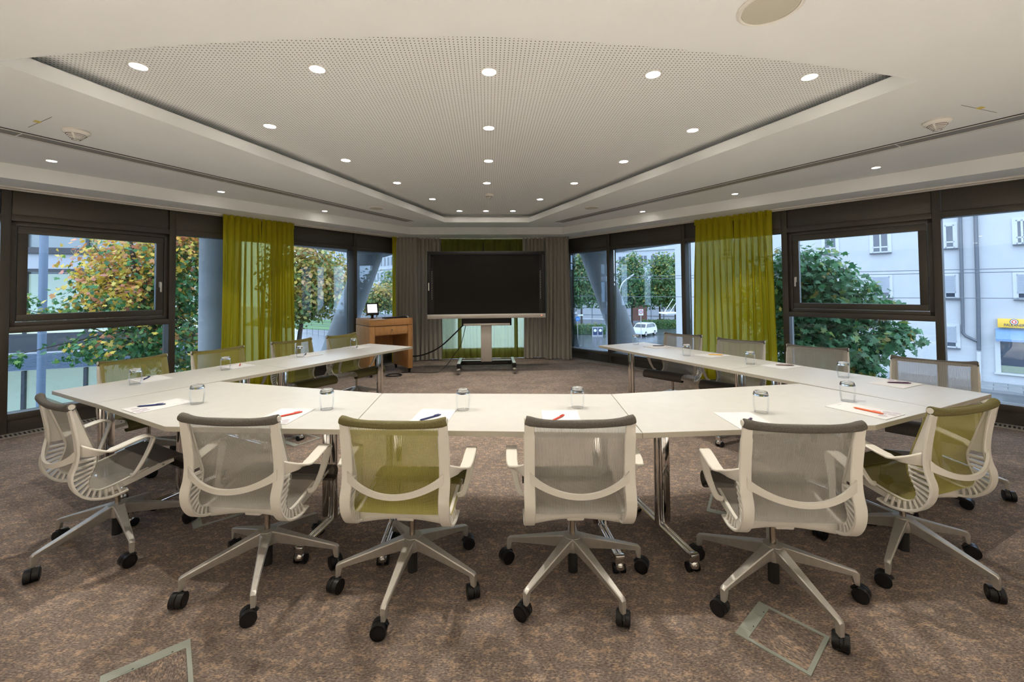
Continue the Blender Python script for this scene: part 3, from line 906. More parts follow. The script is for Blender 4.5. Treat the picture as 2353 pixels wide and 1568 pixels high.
proto = {c: make_chair(c) for c in ('grey', 'olive')}
used = set()
def chair(color, x, y, face_deg, base_deg, label, group):
    """face_deg: rotation of the seat; base_deg: absolute direction of one star leg"""
    if color in used:
        o = copy_tree(proto[color])
    else:
        o = proto[color]; used.add(color)
    o.location = (x, y, 0)
    o.rotation_euler = (0, 0, math.radians(face_deg))
    rel = math.radians(base_deg - face_deg)
    for ch in o.children:
        if ch.name.split('.')[0] in ('leg', 'base_hub'):
            ch.rotation_euler = (0, 0, rel)
    tag(o, label, 'chair', group)
    return o
GF = 'mesh chairs along the front of the U'
base_used = {}
def base_children(o):
    return [c for c in o.children if c.name.split('.')[0] in ('leg', 'base_hub')]
CH = [('grey', -2.188, 2.662, -32.5, 103.0, 'light grey mesh swivel chair seen side-on at the slanted table end, maple side'),
      ('grey', -1.155, 2.311, -9.0, 71.9, 'light grey mesh swivel chair between the side-on grey chair and the olive chair'),
      ('olive', -0.389, 2.203, -8.0, 44.2, 'olive green mesh swivel chair seen from behind at the centre table'),
      ('grey', 0.417, 2.146, -2.5, 7.4, 'light grey mesh swivel chair at the centre table, right next to the olive one'),
      ('grey', 1.364, 2.001, -8.0, 346.8, 'light grey mesh swivel chair beside the framed floor box, in front of the purple pen'),
      ('olive', 2.219, 2.187, 14.0, -1.2, 'olive mesh swivel chair turned sideways at the table corner, white house side')]
for c in CH:
    chair(*c, GF)
for q, (x, y) in enumerate([(-2.89, 3.81), (-2.51, 4.35), (-2.11, 5.04), (-1.71, 5.65)]):
    chair('olive', x, y, -122 + [2, 0, -4, 3][q], 20 + 31 * q, 'olive mesh swivel chair along the maple window, %s' % ['closest to the slanted table end', 'second from the slanted table end', 'in front of the green curtain', 'closest to the oak lectern'][q], 'mesh chairs along the maple window')
for q, (x, y) in enumerate([(2.237, 5.06), (2.585, 4.385), (2.97, 3.75), (3.27, 2.97)]):
    chair('grey', x, y, 128 + [0, 2, 5, 2][q], 13 + 29 * q, 'taupe grey mesh swivel chair along the white house window, %s' % ['at the free far table end', 'in front of the green curtain', 'below the opening sash', 'closest to the table corner'][q], 'mesh chairs along the white house window')

# ================================================================== THINGS ON THE TABLES
def lathe_profile_glass():
    h = 0.122
    o = [(0.0345, 0), (0.038, 0.012), (0.0415, 0.045), (0.0425, 0.070), (0.041, 0.095), (0.0375, 0.112), (0.0355, 0.120)]
    return o
tum_wall = None
GL = [(-2.774, 3.52, 'maple side arm, first from the slanted end'), (-2.427, 4.085, 'second from the slanted end on the maple side arm'), (-2.065, 4.812, 'third along the maple side arm'), (-1.705, 5.50, 'closest to the oak lectern'),
      (-1.882, 2.873, 'beside the navy pen on the corner table'), (-0.984, 2.662, 'beside the red pen on the corner table'), (-0.153, 2.578, 'behind the olive chair on the centre table'), (0.539, 2.563, 'beside the red pen pad on the centre table'), (1.565, 2.37, 'beside the purple pen pad on the corner table'), (2.254, 2.556, 'beside the orange pen pad on the corner table'),
      (1.905, 5.393, 'at the free far end, white house side'), (2.112, 4.42, 'beside the yellow pen on the white house side arm'), (2.449, 3.851, 'third from the far end, white house side'), (2.808, 3.219, 'fourth from the far end, near the plum pen')]
def tumbler():
    o = thing('drinking_glass', None, 'glass')
    op = lathe_profile_glass()
    inn = [(r - 0.0016, z) for r, z in op if z < 0.10][::-1]
    n = 32
    prof = op[:5] + [(0.0395, 0.098)] 
    secs = [[(r * math.cos(2 * math.pi * k / n), r * math.sin(2 * math.pi * k / n), z) for k in range(n)] for r, z in op[:6]]
    G().loft(secs, True, False).obj('bowl_wall', 'tumbler', o)
    G().tube([(0.0337 * math.cos(a), 0.0337 * math.sin(a), 0.0012) for a in np.linspace(0, 2 * math.pi, 33)], 0.0012, 6, False).obj('rim', 'tumbler_base', o)
    G().lathe([(0.0005, 0.094), (0.022, 0.0945), (0.034, 0.096), (0.0395, 0.0985), (0.0405, 0.100), (0.0375, 0.112), (0.0345, 0.1205), (0.030, 0.1225), (0.020, 0.1195), (0.0005, 0.1185)], n=32).obj('thick_base', 'tumbler_base', o)
    return o
gproto = tumbler()
for i, (x, y, lab) in enumerate(GL):
    o = gproto if i == 0 else copy_tree(gproto)
    o.location = (x, y, TZ + 0.0005)
    tag(o, 'clear tumbler turned upside down, ' + lab, 'glass', 'upside-down tumblers on the tables')

PADS = [(-2.095, 2.837, -32.5, 'navy', (-2.127, 2.825, 19), 'at the slanted corner table end, maple side'), (-1.178, 2.535, -6.4, 'red', (-1.150, 2.54, 45), 'on the corner table behind a grey chair, maple side'),
        (-0.315, 2.442, -7.5, 'navy', (-0.325, 2.411, 42.9), 'on the centre table behind the olive chair'), (0.402, 2.354, -5.0, 'red', (0.380, 2.335, 50), 'on the centre table behind the middle grey chair'),
        (1.385, 2.228, -3.0, 'purple', (1.367, 2.192, 37.3), 'behind the grey chair by the floor box'), (2.168, 2.351, 22.7, 'orange', (2.168, 2.322, -68.5), 'near the sideways olive chair, white house side'),
        (-2.82, 3.73, -124, 'navy', (-2.852, 3.732, 110), 'on the maple side arm, first from the slanted end'), (-2.45, 4.295, -124, 'red', (-2.43, 4.32, 117), 'second along the maple side arm'),
        (-2.06, 4.962, -126, 'dark', (-2.07, 4.954, 106), 'third along the maple side arm'), (-1.677, 5.56, -124, 'dark', (-1.665, 5.509, 100), 'closest to the oak lectern'),
        (2.10, 5.14, 114, 'dark', (2.116, 5.177, -7), 'at the free far end, white house side'), (2.387, 4.411, 114, 'yellow', (2.42, 4.405, -21), 'second from the far end, white house side'),
        (2.675, 3.736, 112, 'brown', (2.704, 3.739, -23), 'third from the far end, white house side'), (3.0, 2.977, 112, 'plum', (3.017, 2.969, -19), 'fourth from the far end, white house side')]
sheet = G().box((0, 0, 0.0015), (0.21, 0.297, 0.003)); sheet_o = None
for i, (x, y, a, pc, (px, py, pa), lab) in enumerate(PADS):
    o = thing('note_pad', 'white note pad with lavender dots, ' + lab, 'note pad', (x, y, TZ + 0.0005), math.radians(a), 'note pads on the tables')
    G().box((0, 0, 0.0015), (0.21, 0.297, 0.003)).obj('sheets', 'paper', o, smooth=False)
    g = G()
    for dx, dy in ((0.015, -0.082), (0.062, -0.086), (-0.035, -0.105), (0.028, -0.122), (0.078, -0.122)):
        g.cyl((dx, dy, 0.003), 0.021, 0.0003, 20)
    g.obj('printed_dots', 'print_lav', o, smooth=False)
    g = G()
    for k in range(9):
        g.box((-0.012 + k * 0.0052, 0.128, 0.0031), (0.0034, 0.0045 if k % 3 else 0.006, 0.0002))
    g.obj('printed_heading', 'print_grey', o, smooth=False)
    p = thing('ballpoint_pen', '%s pen on note pad %s' % ({'navy': 'navy blue', 'dark': 'black', 'plum': 'dark plum'}.get(pc, pc), lab), 'pen', (px, py, TZ + 0.0092), math.radians(pa), 'pens on the note pads')
    G().tube([(-0.070, 0, 0), (-0.060, 0, 0), (0.02, 0, 0), (0.055, 0, 0)], [0.0026, 0.0048, 0.0052, 0.0048], 12).obj('barrel', 'pen_' + pc, p)
    G().tube([(0.055, 0, 0), (0.066, 0, 0), (0.072, 0, 0)], [0.0042, 0.0036, 0.0030], 10).obj('button', 'pen_' + pc, p)
    G().tube([(-0.075, 0, 0), (-0.070, 0, 0)], [0.0008, 0.0026], 8).obj('tip', 'chrome', p)
    G().box((0.042, 0, 0.0068), (0.036, 0.004, 0.0018)).obj('clip', 'pen_' + pc, p, smooth=False)

# ================================================================== DISPLAY ON STAND
TVY = 7.62
tv = thing('interactive_display', 'large black flat panel display with silver lower bar on its wheeled stand', 'display', (0, TVY, 0))
x0, x1, zb, zt = -1.075, 1.043, 0.958, 2.162
xc, w = (x0 + x1) / 2, x1 - x0
g = G()
e = 0.082
g.box((xc, 0.055, zt - 0.033), (w, 0.11, 0.066), b=0.006)
for sx in (x0 + 0.028, x1 - 0.028):
    g.box((sx, 0.055, (zt + zb) / 2 + 0.01), (0.056, 0.11, zt - zb - 0.14), b=0.004)
g.box((xc, 0.085, (zt + zb) / 2), (w - 0.02, 0.05, zt - zb - 0.02))
g.obj('bezel', 'black', tv)
for sx in (x0 + 0.083, x1 - 0.083):
    st = G().box((sx, 0.045, (zt + zb) / 2 + 0.01), (0.058, 0.03, zt - zb - 0.19)).obj('side_strip', 'black_matt', tv, smooth=False)
    ic = G()
    for k in range(17):
        ic.box((sx - 0.004, 0.0285, 1.80 - k * 0.0305), (0.011, 0.002, 0.011))
    ic.obj('shortcut_icons', 'silver', st, smooth=False)
G().box((xc, 0.052, (2.092 + 1.04) / 2), (w - 0.22, 0.03, 1.06)).obj('screen', 'screen', tv, smooth=False)
bar = G().box((xc, 0.05, 0.994), (w, 0.125, 0.074), b=0.006).obj('lower_bar', 'silver', tv)
G().cyl((x1 - 0.075, -0.016, 1.0), 0.010, 0.004, 14, axis='Y').obj('power_button', 'red_led', bar)
G().tube([(x0 + 0.028, -0.012, 1.46), (x0 + 0.028, -0.012, 1.60)], 0.009, 10).obj('stylus', 'white_metal', tv)
G().box(((-0.474 + 0.429) / 2, 0.12, 0.888), (0.90, 0.14, 0.132), b=0.003).obj('bracket_box', 'black', tv)
sbx = G().box(((-0.436 + 0.397) / 2, 0.035, 0.845), (0.833, 0.05, 0.036), b=0.006).obj('soundbar', 'silver', tv)
G().box((-0.031, 0.12, 0.50), (0.195, 0.085, 0.66), b=0.006).obj('stand_column', 'silver', tv)
base = G().box((-0.031, 0.12, 0.150), (0.90, 0.075, 0.075), b=0.004).obj('base_bar', 'black', tv)
G().box((-0.031, 0.12, 0.189), (0.88, 0.06, 0.004)).obj('base_bar_top', 'alu', base, smooth=False)
for sx in (-0.55, 0.49):
    T = Matrix.Translation((sx, 0.13, 0.145)) @ Matrix.Rotation(0, 4, 'Z')
    lg = G().box((sx * 0.93, 0.12, 0.145), (0.062, 0.66, 0.085), b=0.004).obj('base_leg', 'black', tv)
    G().box((sx * 0.93, 0.12, 0.1885), (0.052, 0.65, 0.003)).obj('leg_top', 'alu', lg, smooth=False)
    for sy in (-0.17, 0.41):
        c = G().cyl((sx * 0.93 - 0.012, sy - 0.015, 0.042), 0.042, 0.024, 20, axis='X').obj('caster', pmat('grey_rubber', (0.30, 0.29, 0.28), 0.5), tv)
        h = G().box((sx * 0.93, sy + 0.0, 0.088), (0.05, 0.06, 0.028), b=0.004)
        h.box((sx * 0.93, sy - 0.055, 0.085), (0.06, 0.05, 0.010))
        h.obj('caster_fork', 'chrome', c)

# cables
def cable(P, r, label, name='cable'):
    G().tube(crom(P, 8), r, 8).obj(name, 'black', label=label, cat='cable')
cable([(-0.44, TVY + 0.10, 0.84), (-0.62, TVY + 0.16, 0.66), (-0.86, TVY + 0.30, 0.44), (-1.10, TVY + 0.42, 0.30), (-1.34, TVY + 0.46, 0.235), (-1.60, TVY + 0.48, 0.25)], 0.0125, 'thick black cable sagging from the display to the lectern')
cable([(-0.40, TVY + 0.09, 0.83), (-0.44, TVY + 0.1, 0.66), (-0.50, TVY + 0.14, 0.46), (-0.62, TVY + 0.20, 0.28), (-0.76, TVY + 0.12, 0.10), (-0.90, TVY + 0.02, 0.012), (-1.2, TVY + 0.02, 0.008), (-1.55, TVY + 0.10, 0.008)], 0.0055, 'thin black cable hanging from the display and running over the carpet')

# ================================================================== LECTERN
LA = math.radians(34.7)
lec = thing('lectern', 'oak veneer lectern desk on casters with a drawer and open knee space', 'lectern', (-1.663, 7.48, 0), LA)
W_, D_, H_ = 0.772, 0.72, 0.975
ZF = 0.085
G().box((0, D_ / 2, H_ - 0.055), (W_, D_, 0.11), b=0.003).obj('top', 'oak', lec)
G().box((0, D_ / 2, H_ - 0.115), (W_ - 0.012, D_ - 0.012, 0.012)).obj('shadow_gap', pmat('oak_gap', (0.12, 0.06, 0.025), 0.6), lec, smooth=False)
for sx, nm in ((-1, 'side_panel'), (1, 'side_panel')):
    G().box((sx * (W_ / 2 - 0.042), D_ / 2, (H_ - 0.12 + ZF) / 2), (0.084, D_, H_ - 0.12 - ZF), b=0.003).obj(nm, 'oak', lec)
dr = G().box((0, 0.03, H_ - 0.12 - 0.075), (W_ - 0.18, 0.04, 0.145), b=0.002).obj('drawer', 'oak', lec)
G().cyl((0, -0.004, H_ - 0.19), 0.012, 0.016, 14, axis='Y').obj('lock', 'chrome', dr)
G().box((0, D_ - 0.02, (H_ - 0.12 + 0.38) / 2), (W_ - 0.17, 0.02, H_ - 0.12 - 0.38)).obj('back_panel', 'oak', lec, smooth=False)
G().box((0, D_ / 2, H_ - 0.275), (W_ - 0.17, D_ - 0.1, 0.02)).obj('drawer_floor', 'oak', lec, smooth=False)
for sx in (-1, 1):
    for sy in (0.06, D_ - 0.06):
        c = G().cyl((sx * (W_ / 2 - 0.042) - 0.012, sy, 0.03), 0.03, 0.024, 18, axis='X').obj('caster', 'black', lec)
        G().box((sx * (W_ / 2 - 0.042), sy, 0.068), (0.045, 0.05, 0.036), b=0.005).obj('caster_plate', 'black', c)
TL = Matrix.Translation((-1.663, 7.48, 0)) @ Matrix.Rotation(LA, 4, 'Z')
def on_lec(x, y, z=0):
    return TL @ Vector((x, y, H_ + z))
tp = thing('touch_panel', 'small black touch panel with lit white screen tilted on its stand', 'touch panel', on_lec(-0.20, 0.40), LA - 0.25)
G().cyl((0, 0, 0), 0.045, 0.008, 20).obj('foot', 'black', tp)
G().box((0, 0.01, 0.045), (0.045, 0.02, 0.09)).obj('neck', 'black', tp, smooth=False)
Tt = Matrix.Translation((0, 0, 0.15)) @ Matrix.Rotation(math.radians(-38), 4, 'X')
V = G().box((0, 0, 0.02), (0.215, 0.024, 0.25), b=0.005)
hd = G().add(V.v, V.f, Tt).obj('housing', 'black', tp)
V = G().box((0, -0.0125, 0.025), (0.165, 0.002, 0.185))
G().add(V.v, V.f, Tt).obj('screen', 'tablet_screen', hd, smooth=False)
kb = thing('keyboard', 'black computer keyboard lying on the lectern', 'keyboard', on_lec(0.12, 0.16), LA + 0.03)
G().box((0, 0, 0.010), (0.43, 0.13, 0.018), b=0.004).obj('case', 'black', kb)
for r in range(5):
    for c in range(15):
        G().box((-0.196 + c * 0.028, -0.048 + r * 0.024, 0.021), (0.022, 0.018, 0.006)).obj('key', 'black_matt', kb, smooth=False)
ms = G().lathe([(0.030, 0), (0.032, 0.010), (0.024, 0.026), (0.004, 0.034)], n=18).obj('computer_mouse', 'sign_white', label='small white computer mouse beside the keyboard', cat='mouse', loc=on_lec(0.345, 0.15))
pp = G().box((0, 0, 0.001), (0.21, 0.14, 0.002)).obj('paper_sheet', 'paper', label='loose white sheet between touch panel and keyboard', cat='paper', loc=on_lec(-0.20, 0.06), rz=LA, smooth=False)
# coil of cable under the lectern
P = []
for k in range(70):
    a = k * 0.42
    P.append((-1.62 + 0.13 * math.cos(a) * (1 + 0.05 * math.sin(k)), 7.43 + 0.10 * math.sin(a), 0.008 + 0.00022 * k))
G().tube(P, 0.005, 6).obj('cable_coil', 'black', label='loose coil of thin black cable below the lectern', cat='cable')

# ================================================================== FLOOR BOXES
def floorbox(x, y, deg, label, s=0.272):
    o = thing('floor_box', label, 'floor box', (x, y, 0), math.radians(deg), 'framed floor sockets')
    g = G(); e = 0.016
    for cx_, cy_, dx, dy in ((0, s / 2 - e / 2, s, e), (0, -s / 2 + e / 2, s, e), (-s / 2 + 0.024, 0, 0.048, s - 2 * e), (s / 2 - e / 2, 0, e, s - 2 * e)):
        g.box((cx_, cy_, 0.002), (dx, dy, 0.005))
    g.obj('frame', 'floorbox', o, smooth=False)
    G().box((0.016, 0, 0.001), (s - 0.066, s - 2 * e - 0.003, 0.004)).obj('carpet_inlay', 'carpet', o, smooth=False)
    for sy in (-0.06, 0.06):
        G().box((-s / 2 + 0.026, sy, 0.0046), (0.030, 0.034, 0.0012)).obj('flap', 'floorbox', o, smooth=False)
        G().box((-s / 2 + 0.0395, sy + 0.017, 0.0050), (0.004, 0.006, 0.001)).obj('latch', 'black_matt', o, smooth=False)
    return o
bc = [at_z(u, v, 0) for u, v in ((1686.8, 1453.8), (1741.8, 1384.7), (1909.9, 1469.2), (1866, 1555.7))]
c = sum(bc, Vector()) / 4
d = (bc[2] - bc[1])
floorbox(c.x, c.y, math.degrees(math.atan2(d.y, d.x)), 'grey green framed floor box beside the casters of a grey chair', 0.27)
a, b = at_z(231, 1557, 0), at_z(437, 1470, 0)
d = b - a; th = math.atan2(d.y, d.x)
c = (a + b) / 2 + Vector((d.y, -d.x, 0)) * 0.5
floorbox(c.x, c.y, math.degrees(th) - 90, 'grey green framed floor box on the open carpet in front of the chairs')
floorbox(-1.80, 2.95, 38, 'grey green framed floor box under the corner table behind the side-on grey chair')
floorbox(1.60, 2.76, 56, 'grey green framed floor box under the corner table, white house side', 0.27)
floorbox(-1.86, 4.33, 55, 'grey green framed floor box below the arm table on the maple side')

# ================================================================== CURTAINS
def curtain(A, B, mat, label, group, pleats, amp=0.05, flare=0.05, zt=ZS - 0.02, zb=0.022, seed=0, name='curtain', wave=0.0):
    rg = np.random.default_rng(seed)
    A, B = Vector((*A, 0)), Vector((*B, 0))
    d = (B - A).normalized(); n = Vector((d.y, -d.x, 0)); Ln = (B - A).length
    o = thing(name, label, 'curtain', ((A.x + B.x) / 2, (A.y + B.y) / 2, 0), 0, group)
    off = (A + B) / 2
    nu, nv = pleats * 10, 14
    ph = rg.uniform(-0.5, 0.5, pleats + 2); am = rg.uniform(0.6, 1.25, pleats + 2)
    V, F = [], []
    for j in range(nv + 1):
        k = j / nv
        z = zt + (zb - zt) * k
        fl = 1 + flare * (k ** 0.8) * 2
        for i in range(nu + 1):
            u = i / nu
            q = u * pleats
            a0 = int(q); f = q - a0
            amp_k = amp * (0.45 + 0.55 * min(1, k * 3)) * (am[a0] * (1 - f) + am[a0 + 1] * f)
            phase = (ph[a0] * (1 - f) + ph[a0 + 1] * f) * (0.4 + k)
            s = (u - 0.5) * Ln * fl + 0.012 * math.sin(5 * u + 3 * k)
            w = amp_k * (math.sin(2 * math.pi * q + phase) + 0.25 * math.sin(4 * math.pi * q + 1.3))
            dx = 0.38 * amp_k * math.sin(4 * math.pi * q + 2 * phase)
            p = (A + B) / 2 - off + d * (s + dx) + n * w
            V.append((p.x, p.y, z + (0.008 * math.sin(9 * u + seed) if j == nv else 0)))
    for j in range(nv):
        for i in range(nu):
            a = j * (nu + 1) + i
            F.append((a, a + 1, a + nu + 2, a + nu + 1))
    G().add(V, F).obj('fabric', mat, o, angle=180)
    # gathered heading
    V, F = [], []
    for j in range(3):
        z = zt + 0.012 - 0.045 * j
        for i in range(nu * 2 + 1):
            u = i / (nu * 2)
            q = u * pleats * 3
            w = 0.014 * math.sin(2 * math.pi * q) + 0.45 * amp * math.sin(2 * math.pi * u * pleats)
            p = d * ((u - 0.5) * Ln) + n * w
            V.append((p.x, p.y, z))
    m_ = nu * 2 + 1
    for j in range(2):
        for i in range(m_ - 1):
            a = j * m_ + i
            F.append((a, a + 1, a + m_ + 1, a + m_))
    G().add(V, F).obj('heading', mat, o, angle=180)
    return o
def wc(sd, s, off=-0.13):
    p = wp(sd, s, off)
    return (p.x, p.y)
GC = 'lime green sheer curtains'
curtain(wc(-1, 6.43), wc(-1, 5.91), 'sheer_green', 'lime green sheer curtain next to the upright concrete column, maple side', GC, 6, 0.055, 0.06, seed=1)
curtain(wc(-1, 5.90), wc(-1, 5.40), 'sheer_green', 'lime green sheer curtain in front of the maple side glazing, half toward the lectern', GC, 6, 0.055, 0.06, seed=2)
curtain(wc(1, 6.41), wc(1, 5.82), 'sheer_green', 'lime green sheer curtain, white house side, half toward the leaning column', GC, 6, 0.055, 0.06, seed=3)
curtain(wc(1, 6.95), wc(1, 6.42), 'sheer_green', 'lime green sheer curtain, white house side, half beside the opening sash', GC, 6, 0.055, 0.06, seed=4)
curtain((-0.98, YB - 0.12), (-0.085, YB - 0.12), 'sheer_far', 'lime green sheer curtain behind the display, half toward the lectern', GC, 7, 0.03, 0.0, seed=5)
curtain((-0.08, YB - 0.12), (0.78, YB - 0.12), 'sheer_far', 'lime green sheer curtain behind the display, half away from the lectern', GC, 7, 0.03, 0.0, seed=6)
GD = 'grey drapes at the far end'
curtain((-1.90, 8.78), (-1.43, 8.88), 'grey_drape', 'grey drape in the far corner directly behind the lectern', GD, 6, 0.062, 0.02, seed=7)
curtain((-1.47, 8.985), (-0.97, 8.985), 'grey_drape', 'grey drape at the lectern side edge of the display', GD, 6, 0.062, 0.02, seed=8)
curtain((0.75, 8.985), (1.27, 8.985), 'grey_drape', 'grey drape at the display edge away from the lectern', GD, 6, 0.062, 0.02, seed=9)
curtain((1.23, 8.86), (1.70, 8.74), 'grey_drape', 'grey drape in the far corner beside the leaning column window', GD, 6, 0.062, 0.02, seed=10)
curtain(wc(-1, 3.36, -0.10), wc(-1, 3.24, -0.10), 'sheer_green', 'narrow gathered lime sheer curtain peeking out behind the grey corner drape', GC, 3, 0.02, 0.0, seed=11)

# ================================================================== OUTSIDE
ZG = -4.0
gnd = G().box((0, 60, ZG - 0.1), (260, 220, 0.2)).obj('street', 'asphalt', smooth=False, kind='structure', label='wet grey street outside the windows')

# --- concrete columns of this building
def column(Pb, Pt, r, label):
    o = thing('concrete_column', label, 'column', Pb)
    d = Vector(Pt) - Vector(Pb)
    G().tube([(0, 0, 0), tuple(d * 0.5), tuple(d)], r, 28).obj('shaft', 'concrete', o)
    G().cyl((0, 0, 0), r * 1.25, 0.08, 28).obj('foot_plate', 'steel_blue', o)
c = at_depth(475, 670, 6.95)
column((c.x - 0.05, c.y + 0.35, ZG), (c.x - 0.05, c.y + 0.35, 3.0), 0.26, 'upright round concrete column outside the window next to the green curtain')
def lean(pts, D, r, label):
    a = at_depth(*pts[0], D); b = at_depth(*pts[1], D)
    d = (b - a) / (b.z - a.z)
    column(tuple(a + d * (ZG - a.z)), tuple(a + d * (3.0 - a.z)), r, label)
lean([(1405, 700), (1368, 600)], 9.9, 0.285, 'leaning round concrete column outside the corner window with the parked car')
lean([(801, 720), (838, 620)], 9.9, 0.285, 'leaning round concrete column outside the window beside the lectern')
# overhanging slab edge above the far windows
for sd in (-1, 1):
    o = thing('roof_overhang', 'pale overhanging slab edge above the far %s windows' % ('maple side' if sd < 0 else 'white house side'), 'roof edge')
    q = [wp(sd, SCOR - 0.2, 0.25), wp(sd, 6.6, 0.25), wp(sd, 5.6, 1.0), wp(sd, SCOR - 1.2, 2.2)]
    G().prism([(p.x, p.y) for p in q], 2.36, 2.62).obj('slab', 'concrete', o, smooth=False)

# --- trees
MAPLE = [(0, -.5), (.10, -.18), (.38, -.28), (.30, -.05), (.52, .12), (.24, .14), (.20, .32), (0, .55), (-.20, .32), (-.24, .14), (-.52, .12), (-.30, -.05), (-.38, -.28), (-.10, -.18)]
OVAL = [(0, -.5), (.28, -.1), (.2, .3), (0, .5), (-.2, .3), (-.28, -.1)]
def leaves(name, parent, blobs, nleaf, size, colf, shape, shell=0.55, droop=0.5, seed=0):
    rg = np.random.default_rng(seed)
    S = np.array(shape); ns = len(S)
    vol = np.array([b[3] * b[4] * b[5] for b in blobs]); vol = vol ** 0.8 / (vol ** 0.8).sum()
    cnt = (vol * nleaf).astype(int)
    allV, cols = [], []
    for b, m in zip(blobs, cnt):
        d = rg.normal(size=(m, 3)); d /= np.linalg.norm(d, axis=1)[:, None]
        r = (shell + (1 - shell) * rg.random(m)) ** 1.0
        # clumps
        bump_ = 1 + 0.22 * np.sin(5 * d[:, 0] + 3 * d[:, 2] + b[0]) * np.sin(4 * d[:, 1] - 2 * d[:, 2] + b[1])
        P = np.array(b[:3]) + d * np.array(b[3:6]) * (r * bump_)[:, None]
        nrm = d * 0.7 + rg.normal(size=(m, 3)) * 0.55; nrm[:, 2] += droop
        nrm /= np.linalg.norm(nrm, axis=1)[:, None]
        t = np.cross(nrm, rg.normal(size=(m, 3))); t /= np.linalg.norm(t, axis=1)[:, None]
        bt = np.cross(nrm, t)
        sz = size * rg.uniform(0.65, 1.25, m)
        fold = -0.18 * np.abs(S[:, 0])
        V = P[:, None, :] + sz[:, None, None] * (S[None, :, 0:1] * t[:, None, :] + S[None, :, 1:2] * bt[:, None, :] + fold[None, :, None] * nrm[:, None, :])
        allV.append(V.reshape(-1, 3))
        c = colf(P, d, rg, b)
        cols.append(np.repeat(c, ns, axis=0))
    V = np.concatenate(allV); C = np.concatenate(cols)
    m = len(V) // ns
    me = bpy.data.meshes.new(name)
    me.vertices.add(len(V)); me.vertices.foreach_set('co', V.ravel())
    me.loops.add(len(V)); me.loops.foreach_set('vertex_index', np.arange(len(V), dtype=np.int32))
    me.polygons.add(m)
    me.polygons.foreach_set('loop_start', np.arange(0, len(V), ns, dtype=np.int32))
    me.update(calc_edges=True)
    at = me.color_attributes.new('Col', 'FLOAT_COLOR', 'POINT')
    at.data.foreach_set('color', np.concatenate([C, np.ones((len(C), 1))], 1).ravel())
    me.materials.append(M['leaf'])
    return link(name, me, parent, kind='stuff')
def pick(rg, m, pal, w):
    pal = np.array(pal); w = np.array(w, float) / sum(w)
    c = pal[rg.choice(len(pal), m, p=w)]
    return np.clip(c * rg.uniform(0.75, 1.25, (m, 1)), 0, 1)
def autumn(P, d, rg, b):
    m = len(P)
    g_ = pick(rg, m, [(0.035, 0.15, 0.045), (0.06, 0.21, 0.06), (0.15, 0.28, 0.05)], (4, 4, 2))
    y_ = pick(rg, m, [(0.66, 0.43, 0.03), (0.72, 0.50, 0.08), (0.68, 0.30, 0.10), (0.58, 0.22, 0.14), (0.44, 0.40, 0.05)], (4, 4, 3, 1.4, 2))
    k = 0.30 + 0.42 * (P[:, 2] + ZG - 1.35) + 0.25 * d[:, 2] + 0.30 * np.sin(2.1 * P[:, 0] + 1.7 * P[:, 2]) + 0.25 * np.sin(3.7 * P[:, 1] - 2.2 * P[:, 2])
    sel = rg.random(m) < np.clip(k, 0.06, 0.95)
    return np.where(sel[:, None], y_, g_)
def yellowgreen(P, d, rg, b):
    m = len(P)
    g_ = pick(rg, m, [(0.10, 0.17, 0.04), (0.15, 0.21, 0.05), (0.20, 0.22, 0.06)], (3, 3, 2))
    y_ = pick(rg, m, [(0.50, 0.36, 0.07), (0.46, 0.27, 0.10), (0.38, 0.33, 0.09)], (4, 3, 3))
    k = 0.42 + 0.35 * d[:, 2] + 0.25 * np.sin(1.3 * P[:, 0] + P[:, 2])
    sel = rg.random(m) < np.clip(k, 0.1, 0.9)
    return np.where(sel[:, None], y_, g_)
def deepgreen(P, d, rg, b):
    m = len(P)
    return pick(rg, m, [(0.05, 0.16, 0.055), (0.075, 0.21, 0.075), (0.035, 0.12, 0.05), (0.20, 0.28, 0.05), (0.42, 0.30, 0.06)], (5, 5, 4, 0.8, 0.4))
def streetgreen(P, d, rg, b):
    m = len(P)
    g_ = pick(rg, m, [(0.07, 0.17, 0.055), (0.10, 0.21, 0.06), (0.05, 0.13, 0.05)], (4, 4, 3))
    y_ = pick(rg, m, [(0.30, 0.30, 0.06), (0.34, 0.27, 0.10)], (3, 1))
    sel = rg.random(m) < np.clip(0.12 + 0.30 * d[:, 2], 0.03, 0.6)
    return np.where(sel[:, None], y_, g_)
